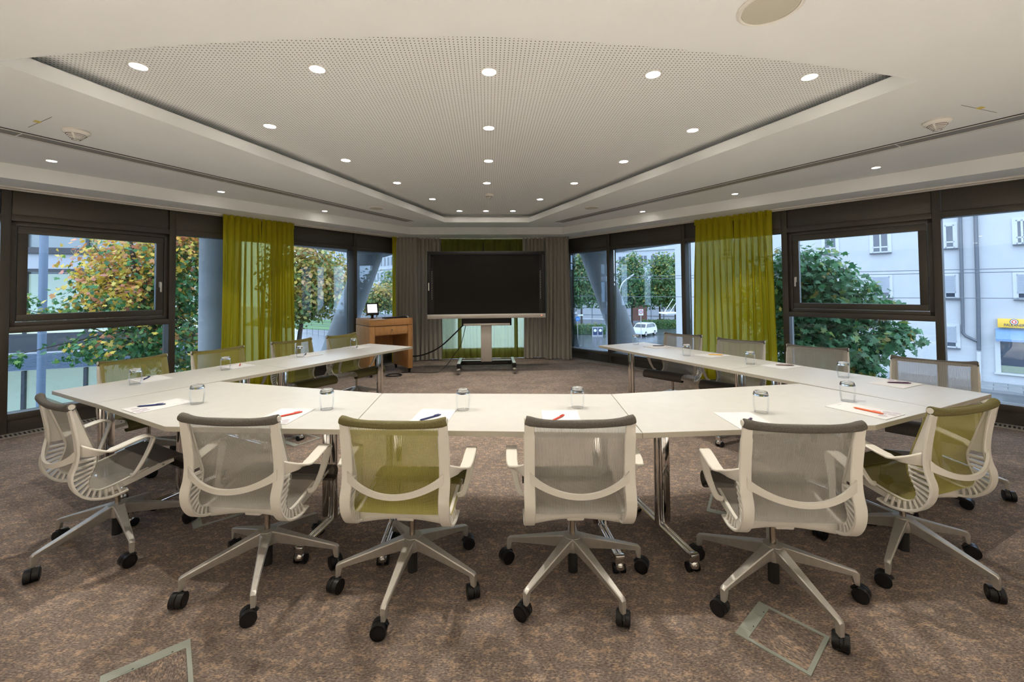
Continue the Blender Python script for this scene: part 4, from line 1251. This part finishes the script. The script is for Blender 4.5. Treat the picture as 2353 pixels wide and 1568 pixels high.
def tree(name, label, base, trunk_r, blobs, nleaf, size, colf, shape, seed, group=None, shell=0.45, droop=0.5, lean_=(0, 0)):
    o = thing(name, label, 'tree', (base[0], base[1], ZG), 0, group)
    off = Vector((base[0], base[1], ZG))
    rel = [(b[0] - off.x, b[1] - off.y, b[2] - off.z, b[3], b[4], b[5]) for b in blobs]
    leaves('foliage', o, rel, nleaf, size, colf, shape, shell, droop, seed)
    rg = random.Random(seed)
    zc = max(b[2] for b in rel)
    mx = sum(b[0] for b in rel) / len(rel); my = sum(b[1] for b in rel) / len(rel)
    top = Vector((mx, my, zc + 0.2))
    G().tube(crom([(0, 0, 0), (mx * 0.15, my * 0.15, zc * 0.4), (mx * 0.7, my * 0.7, zc * 0.75), tuple(top)], 5), [trunk_r * (1 - 0.05 * i) for i in range(16)], 12).obj('trunk', 'bark', o)
    for b in rel:
        for k in range(5 if b[3] > 0.6 else 1):
            s = Vector((mx * 0.55, my * 0.55, zc * rg.uniform(0.55, 0.8)))
            e = Vector((b[0] + b[3] * rg.uniform(-.8, .8), b[1] + b[4] * rg.uniform(-.8, .8), b[2] + b[5] * rg.uniform(-.3, .7)))
            mid = s.lerp(e, 0.5) + Vector((0, 0, 0.25 * b[5] * rg.uniform(0, 1)))
            G().tube(crom([tuple(s), tuple(mid), tuple(e)], 4), [trunk_r * (0.20 - 0.021 * i) for i in range(9)], 6).obj('branch', 'bark', o)
    return o
def blob(u, v, D, rx, rz, ry=None):
    p = at_depth(u, v, D)
    return (p.x, p.y, p.z, rx, ry or rx, rz)
bb = [blob(330, 610, 10.5, 1.5, 1.2), blob(280, 690, 9.8, 1.25, 0.75), blob(420, 650, 10.8, 1.2, 1.7), blob(250, 800, 9.2, 0.95, 0.40), blob(395, 800, 10.2, 1.1, 0.85), blob(215, 640, 10.0, 0.55, 0.35), blob(120, 728, 9.0, 0.40, 0.22), blob(38, 700, 8.6, 0.35, 0.28), blob(30, 825, 8.4, 0.22, 0.18), blob(430, 530, 11.0, 1.1, 1.0), blob(470, 850, 10.4, 0.7, 0.4)]
p = at_depth(430, 700, 10.8)
tree('maple_tree', 'maple with yellow, orange and green autumn leaves close outside the opening sash', (p.x, p.y), 0.13, bb, 15000, 0.115, autumn, MAPLE, 11, shell=0.35)
bb = [blob(700, 620, 24, 2.1, 2.6), blob(735, 665, 23.5, 2.0, 1.9), blob(690, 700, 23, 1.5, 1.3), blob(770, 640, 26, 1.4, 1.6), blob(655, 640, 25, 1.6, 2.6)]
p = at_depth(683, 740, 24)
tree('street_tree', 'yellow green street tree standing by the tram tracks', (p.x, p.y), 0.17, bb, 9000, 0.26, yellowgreen, OVAL, 12, shell=0.3)
bb = [blob(872, 683, 46, 1.9, 1.8), blob(852, 700, 46, 1.4, 1.2), blob(888, 695, 47, 1.3, 1.3)]
p = at_depth(862, 730, 46)
tree('street_tree', 'small yellowing street tree before the office block, seen above the lectern', (p.x, p.y), 0.10, bb, 2500, 0.32, yellowgreen, OVAL, 13, shell=0.3)
bb = [blob(905, 665, 55, 2.6, 3.0)]
p = at_depth(905, 700, 55)
tree('street_tree', 'green street tree half hidden by the far corner drape', (p.x, p.y), 0.14, bb, 1500, 0.4, streetgreen, OVAL, 14, shell=0.3)
GT = 'street trees behind the hedge'
for q, (u, D, h, lab) in enumerate([(1336, 56, 1.0, 'broad green street tree behind the hedge with the poster cabinets'), (1452, 58, 1.0, 'green street tree behind the parked car'), (1516, 60, 1.0, 'tall green street tree over the long hedge'), (1552, 63, 1.05, 'paler green street tree beside the white house corner')]):
    bb = [blob(u, 640, D, 2.6 * h, 3.3 * h), blob(u - 18, 680, D, 2.3 * h, 1.9 * h), blob(u + 20, 678, D, 2.3 * h, 1.9 * h), blob(u + 2, 605, D, 1.4 * h, 1.8 * h)]
    p = at_depth(u, 720, D)
    tree('street_tree', lab, (p.x, p.y), 0.15, bb, 4200, 0.40, streetgreen, OVAL, 20 + q, GT, shell=0.3)
bb = [blob(1850, 640, 9.6, 0.85, 0.85), blob(1905, 680, 9.2, 0.95, 0.70), blob(1860, 730, 9.4, 1.1, 0.65), blob(1985, 720, 9.0, 0.65, 0.42), blob(1870, 810, 9.0, 1.0, 0.65), blob(1960, 790, 8.8, 0.95, 0.50), blob(2050, 775, 8.6, 0.50, 0.28), blob(1975, 850, 8.8, 0.42, 0.34), blob(1795, 700, 9.6, 0.85, 1.2), blob(2085, 765, 8.5, 0.25, 0.22), blob(2040, 705, 8.9, 0.3, 0.2)]
p = at_depth(1850, 760, 9.4)
tree('maple_tree', 'dark green maple close outside the opening sash facing the white house', (p.x, p.y), 0.12, bb, 8500, 0.155, deepgreen, MAPLE, 31, shell=0.3)

# --- white house (parallel to the right window wall)
F0 = at_depth(2253, 878, 23.9)
fd = at_depth(338, 667, 100) - at_depth(1176, 667, 0.0)
VA = math.atan2((338 - PX) / FPX, 1)           # facade bearing from the camera axis
fdir = Vector((math.sin(VA + YAW), math.cos(VA + YAW), 0))
fn = Vector((-fdir.y, fdir.x, 0))              # towards the room
if fn.dot(-F0) < 0:
    fn = -fn
def fac(u, v):
    d = ray(u, v)
    t = (F0.xy.dot(fn.xy)) / d.xy.dot(fn.xy)
    p = d * t
    return Vector(((p.xy - F0.xy).dot(fdir.xy), EYE + p.z))
house = thing('white_house', 'white rendered apartment house across the street with grey blinds', 'building', (F0.x, F0.y, 0), math.atan2(fdir.y, fdir.x))
sgn = 1 if (Matrix.Rotation(house.rotation_euler.z, 3, 'Z') @ Vector((0, 1, 0))).dot(fn) > 0 else -1
t_end = fac(1553, 700)[0]
G().box(((t_end - 16) / 2, -sgn * 4.0, 3.0), (t_end + 16, 8.0, 14.0)).obj('wall', 'render_white', house, smooth=False)
def hwin(u0, v0, u1, v1, kind):
    a, b = fac(u0, v0), fac(u1, v1)
    ta, tb = sorted((a[0], b[0])); za, zb = min(a[1], b[1]), max(a[1], b[1])
    if kind == 'blind':
        zb_ = zb
    c, w, zc, h = (ta + tb) / 2, tb - ta, (za + zb) / 2, zb - za
    g = G()
    e = 0.13
    for cx_, cz_, dx, dz in ((c, zb + e / 2, w + 2 * e, e), (c - w / 2 - e / 2, zc, e, h), (c + w / 2 + e / 2, zc, e, h)):
        g.box((cx_, sgn * 0.02, cz_), (dx, 0.05, dz))
    wn = g.obj('window', 'win_white', house, smooth=False)
    G().box((c, sgn * 0.012, zc), (w, 0.02, h)).obj('pane', 'facade_glass', wn, smooth=False)
    fr = G()
    for cx_, dx in ((c - w / 2 + 0.03, 0.06), (c + w / 2 - 0.03, 0.06)) + (((c, 0.08),) if kind == 'open' else ()):
        fr.box((cx_, sgn * 0.03, zc), (dx, 0.03, h))
    for cz_ in (za + 0.04, za + 0.36, zb - 0.04):
        fr.box((c, sgn * 0.03, cz_), (w, 0.03, 0.08))
    fr.obj('casement', 'win_white', wn, smooth=False)
    G().box((c, sgn * 0.09, za - 0.03), (w + 0.25, 0.22, 0.05)).obj('sill', 'pipe', wn, smooth=False)
    if kind == 'blind':
        bl_ = G()
        zt_ = zb - 0.02; zl = za + 0.30
        nsl = 22
        for k in range(nsl):
            z = zl + (zt_ - zl) * (k + 0.5) / nsl
            bl_.box((c, sgn * 0.055, z), (w - 0.06, 0.03, (zt_ - zl) / nsl * 0.86))
        bl_.obj('blind_slats', 'blind', wn, smooth=False, kind='stuff')
for args in ((1892, 520, 1923, 582, 'open'), (2003, 522, 2043, 580, 'open'), (2170, 518, 2194, 570, 'single'), (2333, 506, 2364, 560, 'open'),
             (1897, 637, 1926, 690, 'blind'), (2003, 636, 2046, 684, 'blind'), (2169, 633, 2198, 686, 'blind'), (2335, 630, 2372, 688, 'blind'), (2172, 749, 2200, 800, 'blind'), (1660, 650, 1682, 690, 'blind'), (1660, 545, 1682, 590, 'open'), (1740, 540, 1764, 588, 'open'), (1740, 645, 1764, 690, 'blind')):
    hwin(*args)
def fp(u, v, off):
    a = fac(u, v)
    return (a[0], sgn * off, a[1])
dp = G().tube(crom([fp(2206, 470, 0.14), fp(2210, 620, 0.14), fp(2213, 765, 0.14)], 4) + [Vector(fp(2219, 772, 0.14)), Vector(fp(2245, 784, 0.14))], 0.075, 12).obj('drainpipe', 'pipe', house)
G().tube([fp(2241, 470, 0.14), fp(2248, 700, 0.14), fp(2249.5, 805, 0.14)], 0.085, 12).obj('drainpipe', 'pipe', house)
G().tube([fp(2249.5, 808, 0.14), fp(2250, 876, 0.14)], 0.09, 12).obj('drainpipe_foot', 'win_white', house)
# pub window with awning and sign
a, b = fac(2298, 782), fac(2380, 862)
c, w, zc, h = (a[0] + b[0]) / 2, abs(b[0] - a[0]), (a[1] + b[1]) / 2, abs(a[1] - b[1])
pw = G()
for cx_, dx in ((c - w / 2 - 0.1, 0.2), (c + w / 2 + 0.1, 0.2)):
    pw.box((cx_, sgn * 0.04, zc), (dx, 0.08, h + 0.3))
pw.box((c, sgn * 0.07, zc - h / 2 - 0.08), (w + 0.5, 0.16, 0.10))
pw_o = pw.obj('pub_window', 'win_white', house, smooth=False)
G().box((c, sgn * 0.012, zc), (w, 0.02, h)).obj('pane', 'facade_glass', pw_o, smooth=False)
G().box((c, sgn * 0.03, zc - h / 2 + 0.18), (w, 0.02, 0.36)).obj('lower_panel', 'sage_panel', pw_o, smooth=False)
aw = fac(2298, 765)
V = [(c - w / 2 - 0.15, sgn * 0.05, aw[1] + 0.25), (c + w / 2 + 0.15, sgn * 0.05, aw[1] + 0.25), (c + w / 2 + 0.15, sgn * 0.55, aw[1] - 0.30), (c - w / 2 - 0.15, sgn * 0.55, aw[1] - 0.30), (c + w / 2 + 0.15, sgn * 0.55, aw[1] - 0.42), (c - w / 2 - 0.15, sgn * 0.55, aw[1] - 0.42)]
G().add(V, [(0, 1, 2, 3), (3, 2, 4, 5)]).obj('awning', 'awning', house, smooth=False)
s0, s1 = fac(2292, 733), fac(2292, 753)
sw = 3.0
sc_ = fac(2332, 743)
sh = abs(s0[1] - s1[1])
edge = s0[0]
cdir = 1 if sc_[0] > edge else -1
scx = edge + cdir * sw / 2
sign = thing('pub_sign', 'yellow pub sign with round emblem reading PAULANER over the awning', 'sign')
sign.matrix_world = house.matrix_basis.copy()
sign.location = house.location; sign.rotation_euler = house.rotation_euler
G().box((scx, sgn * 0.16, sc_[1]), (sw, 0.16, sh), b=0.01).obj('board', 'sign_yellow', sign)
rz_t = math.pi if sgn > 0 else 0
ta, tb = fac(2307, 749)[0], fac(2354, 749)[0]
tx = textmesh('PAULANER', sh * 0.42, 'sign_navy', sign, ((ta + tb) / 2, sgn * 0.247, sc_[1] - sh * 0.22), (math.pi / 2, 0, rz_t))
wx = max(v.co.x for v in tx.data.vertices) - min(v.co.x for v in tx.data.vertices)
tx.scale = (abs(tb - ta) / wx, 1, 1)
ex = fac(2330, 740)[0]
for r, m_, k in ((0.34, 'sign_navy', 0), (0.28, 'sign_white', 1), (0.21, 'sign_red', 2), (0.11, 'sign_white', 3)):
    G().cyl((ex, sgn * (0.245 + 0.004 * k) - 0.002, sc_[1] + sh * 0.16), r * sh * 0.95, 0.004, 24, axis='Y').obj('emblem_ring', m_, sign, smooth=False)

# pavement by the white house, kerb
pv = G()
a = F0 + fdir * (t_end + 3); b = F0 - fdir * 22
k = [a, b, b + fn * 2.6, a + fn * 2.6]
pvo = G().prism([(p.x, p.y) for p in k], ZG, ZG + 0.10).obj('pavement', 'pavement', smooth=False, kind='structure', label='wet paved footpath along the white house')
slab = None
for r in range(4):
    for q in range(14):
        p = F0 + fdir * (4.5 - q * 1.0 - 0.5 * (r % 2)) + fn * (0.33 + 0.65 * r)
        if slab is None:
            slab = G().box((0, 0, 0), (0.98, 0.63, 0.05)).obj('paver', 'pavement', pvo, smooth=False, loc=(p.x, p.y, ZG + 0.115), rz=math.atan2(fdir.y, fdir.x))
        else:
            link('paver', slab.data, pvo, (p.x, p.y, ZG + 0.115 + random.uniform(-0.003, 0.003)), math.atan2(fdir.y, fdir.x))

# --- entrance canopy on the house corner
cn = thing('entrance_canopy', 'white rod-hung entrance canopy on the white house corner', 'canopy')
c0 = at_depth(1541, 719, 41); c1 = at_depth(1556, 716, 41)
cv = at_depth(1527, 720, 41)
G().box(((cv.x + c1.x) / 2, cv.y, cv.z), (abs(c1.x - cv.x) + 0.3, 2.0, 0.14)).obj('roof', 'sign_white', cn, smooth=False)
for dy in (-0.6, 0.6):
    q = at_depth(1553, 687, 41)
    G().tube([(cv.x + 0.2, cv.y + dy, cv.z), (q.x, q.y + dy, q.z)], 0.03, 8).obj('rod', 'sign_white', cn)

# --- left office block with glass storeys
A0 = at_depth(100, 677, 15.4)
LB = math.radians(68) + YAW
ldir = Vector((math.sin(LB), math.cos(LB), 0))
lb = thing('glass_office_block', 'dark office block with glass storeys and louvres behind the maple', 'building', (A0.x, A0.y, 0), math.atan2(ldir.y, ldir.x))
def lz(v):
    return EYE + (677 - v) / 63.2
t0, t1 = -22.6, 4.6
cx_, w = (t0 + t1) / 2, t1 - t0
def lbox(v0, v1, mat, name, dep=0.3, off=0.0, a=t0, b=t1):
    z0, z1 = lz(v1), lz(v0)
    return G().box(((a + b) / 2, off + dep / 2, (z0 + z1) / 2), (b - a, dep, z1 - z0)).obj(name, mat, lb, smooth=False)
lbox(300, 1025, 'facade_dark', 'core', 6.0, 2.4)
lbox(618, 625, 'facade_dark', 'slab_edge', 0.5, -0.05)
lbox(583, 618, 'facade_pale', 'spandrel', 0.3)
lbox(569, 583, 'facade_dark', 'slab_edge', 0.6, -0.1)
lbox(766, 812, 'facade_dark', 'spandrel', 0.3)
lbox(808, 812, 'facade_pale', 'light_strip', 0.1, -0.02)
lv = G()
for k in range(12):
    z = lz(814 + k * 3)
    lv.box((cx_, -0.02, z), (w, 0.10, 0.03))
lv.obj('louvres', 'steel_blue', lb, smooth=False, kind='stuff')
lbox(812, 850, 'facade_dark', 'louvre_back', 0.1, 0.15)
# room backs and floors that glow in place of room lamps, and panes
lbox(625, 766, 'facade_cream', 'room_back', 0.1, 2.2)
lbox(850, 1020, 'facade_cream', 'room_back', 0.1, 2.2)
lbox(1000, 1024, 'facade_cream', 'room_floor', 2.2, 0.05)
lbox(762, 767, 'facade_cream', 'room_floor', 2.2, 0.05)
pal = ['facade_glass', 'facade_glass_l']
for (v0, v1) in ((430, 569), (625, 766), (850, 1000)):
    n_ = 16
    for k in range(n_):
        a = t0 + (t1 - t0) * k / n_; b = t0 + (t1 - t0) * (k + 1) / n_
        z0, z1 = lz(v1), lz(v0)
        wn = G().box((a, 0.05, (z0 + z1) / 2), (0.09, 0.14, z1 - z0)).obj('glazing_post', 'facade_dark', lb, smooth=False)
        G().box(((a + b) / 2, 0.1, (z0 + z1) / 2), (b - a - 0.09, 0.02, z1 - z0)).obj('pane', 'glass' if v0 > 600 else 'facade_glass_l', wn, smooth=False)
pb = at_depth(98, 700, 11.5)
po = thing('steel_pole', 'slim blue grey steel pole standing outside the maple window', 'pole', (pb.x, pb.y, ZG))
G().cyl((0, 0, 0), 0.088, 9.5, 20).obj('shaft', 'steel_blue', po)
G().cyl((0, 0, 0), 0.15, 0.06, 20).obj('base_plate', 'steel_blue', po)
pb2 = at_depth(-30, 700, 12)

# --- far office block (behind the leaning column, lectern side)
def office(P0, P1, floors, z0, fh, nwin, label, mat='office_white', depth=10, wfrac=0.5, hfrac=0.55, pair=False):
    P0, P1 = Vector(P0), Vector(P1)
    d = P1 - P0; Ln = d.length
    o = thing('office_block', label, 'building', (P0.x, P0.y, 0), math.atan2(d.y, d.x))
    H2 = floors * fh
    G().box((Ln / 2, depth / 2, z0 + H2 / 2), (Ln, depth, H2)).obj('wall', mat, o, smooth=False)
    pane = None
    for f in range(floors):
        zc = z0 + f * fh + fh * 0.52
        G().box((Ln / 2, -0.08, z0 + f * fh + 0.05), (Ln, 0.2, 0.18)).obj('ledge', mat, o, smooth=False)
        for k in range(nwin):
            x = Ln * (k + 0.5) / nwin
            if pane is None:
                w_ = Ln / nwin * wfrac
                g = G().box((0, 0, 0), (w_, 0.06, fh * hfrac))
                pane = g.obj('window', 'facade_glass', o, smooth=False, loc=(x, -0.01, zc))
                pm = G().box((0, -0.05, 0), (w_ * 0.12, 0.06, fh * hfrac)).obj('mullion', mat, pane, smooth=False)
            else:
                q = link('window', pane.data, o, (x, -0.01, zc))
                link('mullion', pm.data, q)
    return o
a = at_depth(690, 700, 150); b = at_depth(960, 700, 92)
office((a.x, a.y), (b.x, b.y), 7, ZG, 3.6, 44, 'pale blue white office block with rows of windows beyond the tram tracks', wfrac=0.55)
a = at_depth(1225, 700, 84); b = at_depth(1600, 700, 70)
ob = office((a.x, a.y), (b.x, b.y), 4, 0.2, 4.0, 16, 'white office block with panel cladding behind the street trees', wfrac=0.6, hfrac=0.5)
G().box((13, 0.1, -1.9), (30, 0.2, 4.1)).obj('ground_floor', 'facade_pale', ob, smooth=False)
for k in range(14):
    G().box((1.5 + k * 2.1, -0.03, -1.9), (0.08, 0.06, 4.1)).obj('panel_joint', 'pipe', ob, smooth=False)
for k in range(3):
    G().box((13, -0.03, -3.2 + k * 1.3), (28, 0.05, 0.05)).obj('panel_joint', 'pipe', ob, smooth=False)
cl = at_depth(1469, 706, 69)
pnl = G().box((cl.x, cl.y, cl.z - 0.6), (2.4, 0.3, 3.2)).obj('cladding_panel', 'rust_panel', label='red brown cladding panel on the office wall behind the car', cat='panel', smooth=False)

# --- hedges
def hedge(u0, u1, v_top, v_bot, label):
    D = FPX * (EYE - ZG) / (v_bot - 665)
    a = at_depth(u0, v_bot, D); b = at_depth(u1, v_bot, D)
    hgt = (v_bot - v_top) * D / FPX
    Ln = (b - a).length
    o = thing('hedge', label, 'hedge', ((a.x + b.x) / 2, (a.y + b.y) / 2, ZG), math.atan2(b.y - a.y, b.x - a.x))
    G().box((0, 0.6, hgt / 2), (Ln, 1.2, hgt * 0.96)).obj('twigs', 'hedge', o, smooth=False)
    leaves('foliage', o, [(-Ln / 2 + Ln * (k + 0.5) / 6, 0.5, hgt * 0.55, Ln / 9, 0.8, hgt * 0.55) for k in range(6)], 2600, 0.22, streetgreen, OVAL, 0.75, 0.3, int(u0))
hedge(1300, 1392, 746, 768, 'clipped green hedge behind the poster cabinets')
hedge(1478, 1560, 737, 757, 'clipped green hedge behind the parked car')

# --- poster cabinets
for q, u in enumerate((1367, 1379)):
    c = at_depth(u, 766, 49.3)
    o = thing('poster_cabinet', 'grey street cabinet with a blue white poster, %s' % ('next to the small post' if q == 0 else 'closest to the window mullion'), 'cabinet', (c.x, c.y, ZG), -0.1)
    G().box((0, 0, 0.55), (0.58, 0.4, 1.1)).obj('body', 'facade_pale', o, smooth=False)
    ps = G().box((0, -0.205, 0.60), (0.46, 0.01, 0.80)).obj('poster', 'sign_navy', o, smooth=False)
    G().cyl((0.0, -0.214, 0.72), 0.17, 0.006, 18, axis='Y').obj('poster_portrait', 'sign_white', ps, smooth=False)

# --- parked car
cc = at_depth(1480, 771, 50)
car = thing('parked_car', 'small white five-door hatchback parked in front of the hedge', 'car', (cc.x, cc.y, ZG), math.radians(42))
prof = [(-1.70, 0.30), (-1.72, 0.62), (-1.62, 0.86), (-1.02, 0.98), (-0.62, 1.40), (-0.30, 1.50), (0.95, 1.50), (1.45, 1.38), (1.62, 0.98), (1.72, 0.70), (1.70, 0.30)]
def taper(z):
    return 0.79 if z < 0.9 else 0.79 - 0.17 * min(1, (z - 0.9) / 0.6)
g = G()
n = len(prof)
V = [(x, -taper(z), z) for x, z in prof] + [(x, taper(z), z) for x, z in prof]
g.add(V, [tuple(range(n)), tuple(range(n, 2 * n))[::-1]] + [(i, i + 1, n + i + 1, n + i) for i in range(n - 1)] + [(n - 1, 0, n, 2 * n - 1)])
g.obj('body', 'car_paint', car, angle=30)
for s in (-1, 1):
    for poly in ([(-0.86, 1.0), (-0.52, 1.38), (0.10, 1.42), (0.10, 1.0)], [(0.18, 1.0), (0.18, 1.42), (0.85, 1.42), (1.0, 1.0)], [(1.08, 1.0), (0.98, 1.40), (1.30, 1.32), (1.42, 1.02)]):
        G().loft([[(x, s * (taper(z) + 0.012), z) for x, z in poly], [(x, s * (taper(z) - 0.02), z) for x, z in poly]]).obj('side_window', 'car_glass', car, smooth=False)
for (xa, za), (xb, zb_) in (((-1.0, 1.0), (-0.64, 1.38)), ((1.60, 1.02), (1.47, 1.35))):
    nx_ = -0.012 if xa < 0 else 0.012
    G().loft([[(xa + nx_, -0.68, za), (xa + nx_, 0.68, za), (xb + nx_, 0.58, zb_), (xb + nx_, -0.58, zb_)], [(xa - nx_, -0.68, za), (xa - nx_, 0.68, za), (xb - nx_, 0.58, zb_), (xb - nx_, -0.58, zb_)]]).obj('windscreen', 'car_glass', car, smooth=False)
for sx in (-1.05, 1.15):
    for sy in (-1, 1):
        wq = G().cyl((sx, sy * 0.70 - 0.09, 0.29), 0.29, 0.18, 22, axis='Y').obj('wheel', 'rubber', car)
        G().cyl((sx, sy * 0.80 - 0.012, 0.29), 0.17, 0.024, 18, axis='Y').obj('hubcap', 'alu', wq)
for sy in (-1, 1):
    G().box((1.64, sy * 0.64, 0.98), (0.14, 0.16, 0.30), b=0.02).obj('tail_light', 'tail', car)
    G().box((-1.66, sy * 0.58, 0.72), (0.12, 0.26, 0.16), b=0.02).obj('headlight', 'sign_white', car)

# --- signs, lamp, railings, wires
c = at_depth(1327.5, 777, 46)
o = thing('bicycle_sign', 'round blue cycle path sign with street name plates on a post', 'road sign', (c.x, c.y, ZG))
ztop = at_depth(1327.5, 717, 46).z - ZG
G().cyl((0, 0, 0), 0.04, ztop, 12).obj('post', 'alu', o)
zs = at_depth(1327, 733, 46).z - ZG
sg = G().cyl((0, -0.07, zs), 0.25, 0.02, 28, axis='Y').obj('disc', 'sign_blue', o)
gb = G()
for sx in (-0.08, 0.08):
    gb.tube([(sx + 0.06 * math.cos(a), -0.082, zs - 0.04 + 0.06 * math.sin(a)) for a in np.linspace(0, 2 * math.pi, 17)], 0.010, 6)
gb.tube([(-0.08, -0.082, zs - 0.04), (-0.03, -0.082, zs + 0.07), (0.06, -0.082, zs + 0.07), (0.08, -0.082, zs - 0.04)], 0.010, 6)
gb.obj('bicycle_symbol', 'sign_white', sg)
G().box((-0.38, -0.02, ztop - 0.12), (0.62, 0.02, 0.15)).obj('name_plate', 'sign_white', o, smooth=False)
G().box((0.34, 0.02, ztop - 0.36), (0.58, 0.02, 0.15)).obj('name_plate', 'sign_white', o, smooth=False)
c = at_depth(1473.5, 765, 47)
o = thing('speed_sign', 'square white 30 zone sign with red ring on a post', 'road sign', (c.x, c.y, ZG))
z0 = at_depth(1473, 725, 47).z - ZG; z1 = at_depth(1473, 711, 47).z - ZG
G().cyl((0, 0.04, 0), 0.035, z1, 12).obj('post', 'alu', o)
bd = G().box((0, 0, (z0 + z1) / 2), (0.52, 0.03, z1 - z0)).obj('board', 'sign_white', o, smooth=False)
zc = (z0 + z1) / 2 + 0.05
G().tube([(0.19 * math.cos(a), -0.02, zc + 0.19 * math.sin(a)) for a in np.linspace(0, 2 * math.pi, 25)], 0.03, 8).obj('red_ring', 'sign_red', bd)
textmesh('30', 0.24, 'sign_navy', bd, (0, -0.02, zc), (math.pi / 2, 0, 0), extrude=0.003)
c = at_depth(1424.5, 760, 44)
o = thing('street_lamp', 'curved grey street lamp rising behind the leaning column', 'street lamp', (c.x, c.y, ZG))
q1, q2, q3, q4 = (at_depth(u, v, 44) - Vector((c.x, c.y, ZG)) for u, v in ((1424.5, 668), (1428, 655), (1436, 645), (1455, 632)))
G().tube([(0, 0, 0)] + [tuple(q) for q in crom([tuple(q1), tuple(q2), tuple(q3), tuple(q4)], 5)], 0.055, 10).obj('mast', 'alu', o)
q5 = at_depth(1441, 643, 44) - Vector((c.x, c.y, ZG))
G().ribbon([tuple(q5 + Vector((0, 0, 0.02))), tuple(q4 + Vector((0.06, 0, 0.06)))], 0.28, 0.12, (0, 1, 0)).obj('lamp_head', 'facade_pale', o)
def railing(u0, v0, u1, v1, label, nposts=6, h=0.9, rails=2):
    a, b = at_z(u0, v0, ZG), at_z(u1, v1, ZG)
    o = thing('railing', label, 'railing', tuple(a))
    d = b - a
    for k in range(nposts):
        p = d * (k / (nposts - 1))
        G().cyl((p.x, p.y, 0), 0.025, h, 8).obj('post', 'pipe', o)
    for r in range(rails):
        z = h * (1 - 0.45 * r)
        G().tube([(0, 0, z), (d.x, d.y, z)], 0.02, 8).obj('rail', 'pipe', o)
railing(1300, 818, 1440, 838, 'low steel railing along the pavement below the corner window', 7, 0.8, 1)
railing(670, 762, 760, 776, 'tram side railing near the leaning column', 8, 0.9, 3)
# tram bed
a, b, c_, d_ = at_z(560, 748, ZG), at_z(775, 760, ZG), at_z(790, 738, ZG), at_z(600, 728, ZG)
G().prism([(p.x, p.y) for p in (a, b, c_, d_)], ZG, ZG + 0.05).obj('tram_verge', 'grass', smooth=False, kind='structure', label='grass bed of the tram tracks')
for k, f in enumerate((0.25, 0.4, 0.6, 0.75)):
    p, q = a.lerp(d_, f), b.lerp(c_, f)
    G().box(((p.x + q.x) / 2, (p.y + q.y) / 2, ZG + 0.08), ((q - p).length, 0.14, 0.08), rz=math.atan2(q.y - p.y, q.x - p.x)).obj('tram_rail', 'pipe', label='steel tram rail in the grass bed', cat='rail', group='tram rails', smooth=False)
# overhead wires in front of the white house
for v0, v1, lab in ((618, 616, 'upper of the paired wires'), (627, 624, 'lower of the paired wires'), (686, 686, 'single wire below the pair')):
    a = at_depth(1300, 672 + (v0 - 672) * 0.62, 30); b = at_depth(2380, v1, 17)
    G().tube([tuple(a), tuple(a.lerp(b, 0.5) - Vector((0, 0, 0.02))), tuple(b)], 0.017, 6).obj('overhead_wire', 'pipe', label='thin overhead tram wire before the white house, ' + lab, cat='wire', group='overhead tram wires')
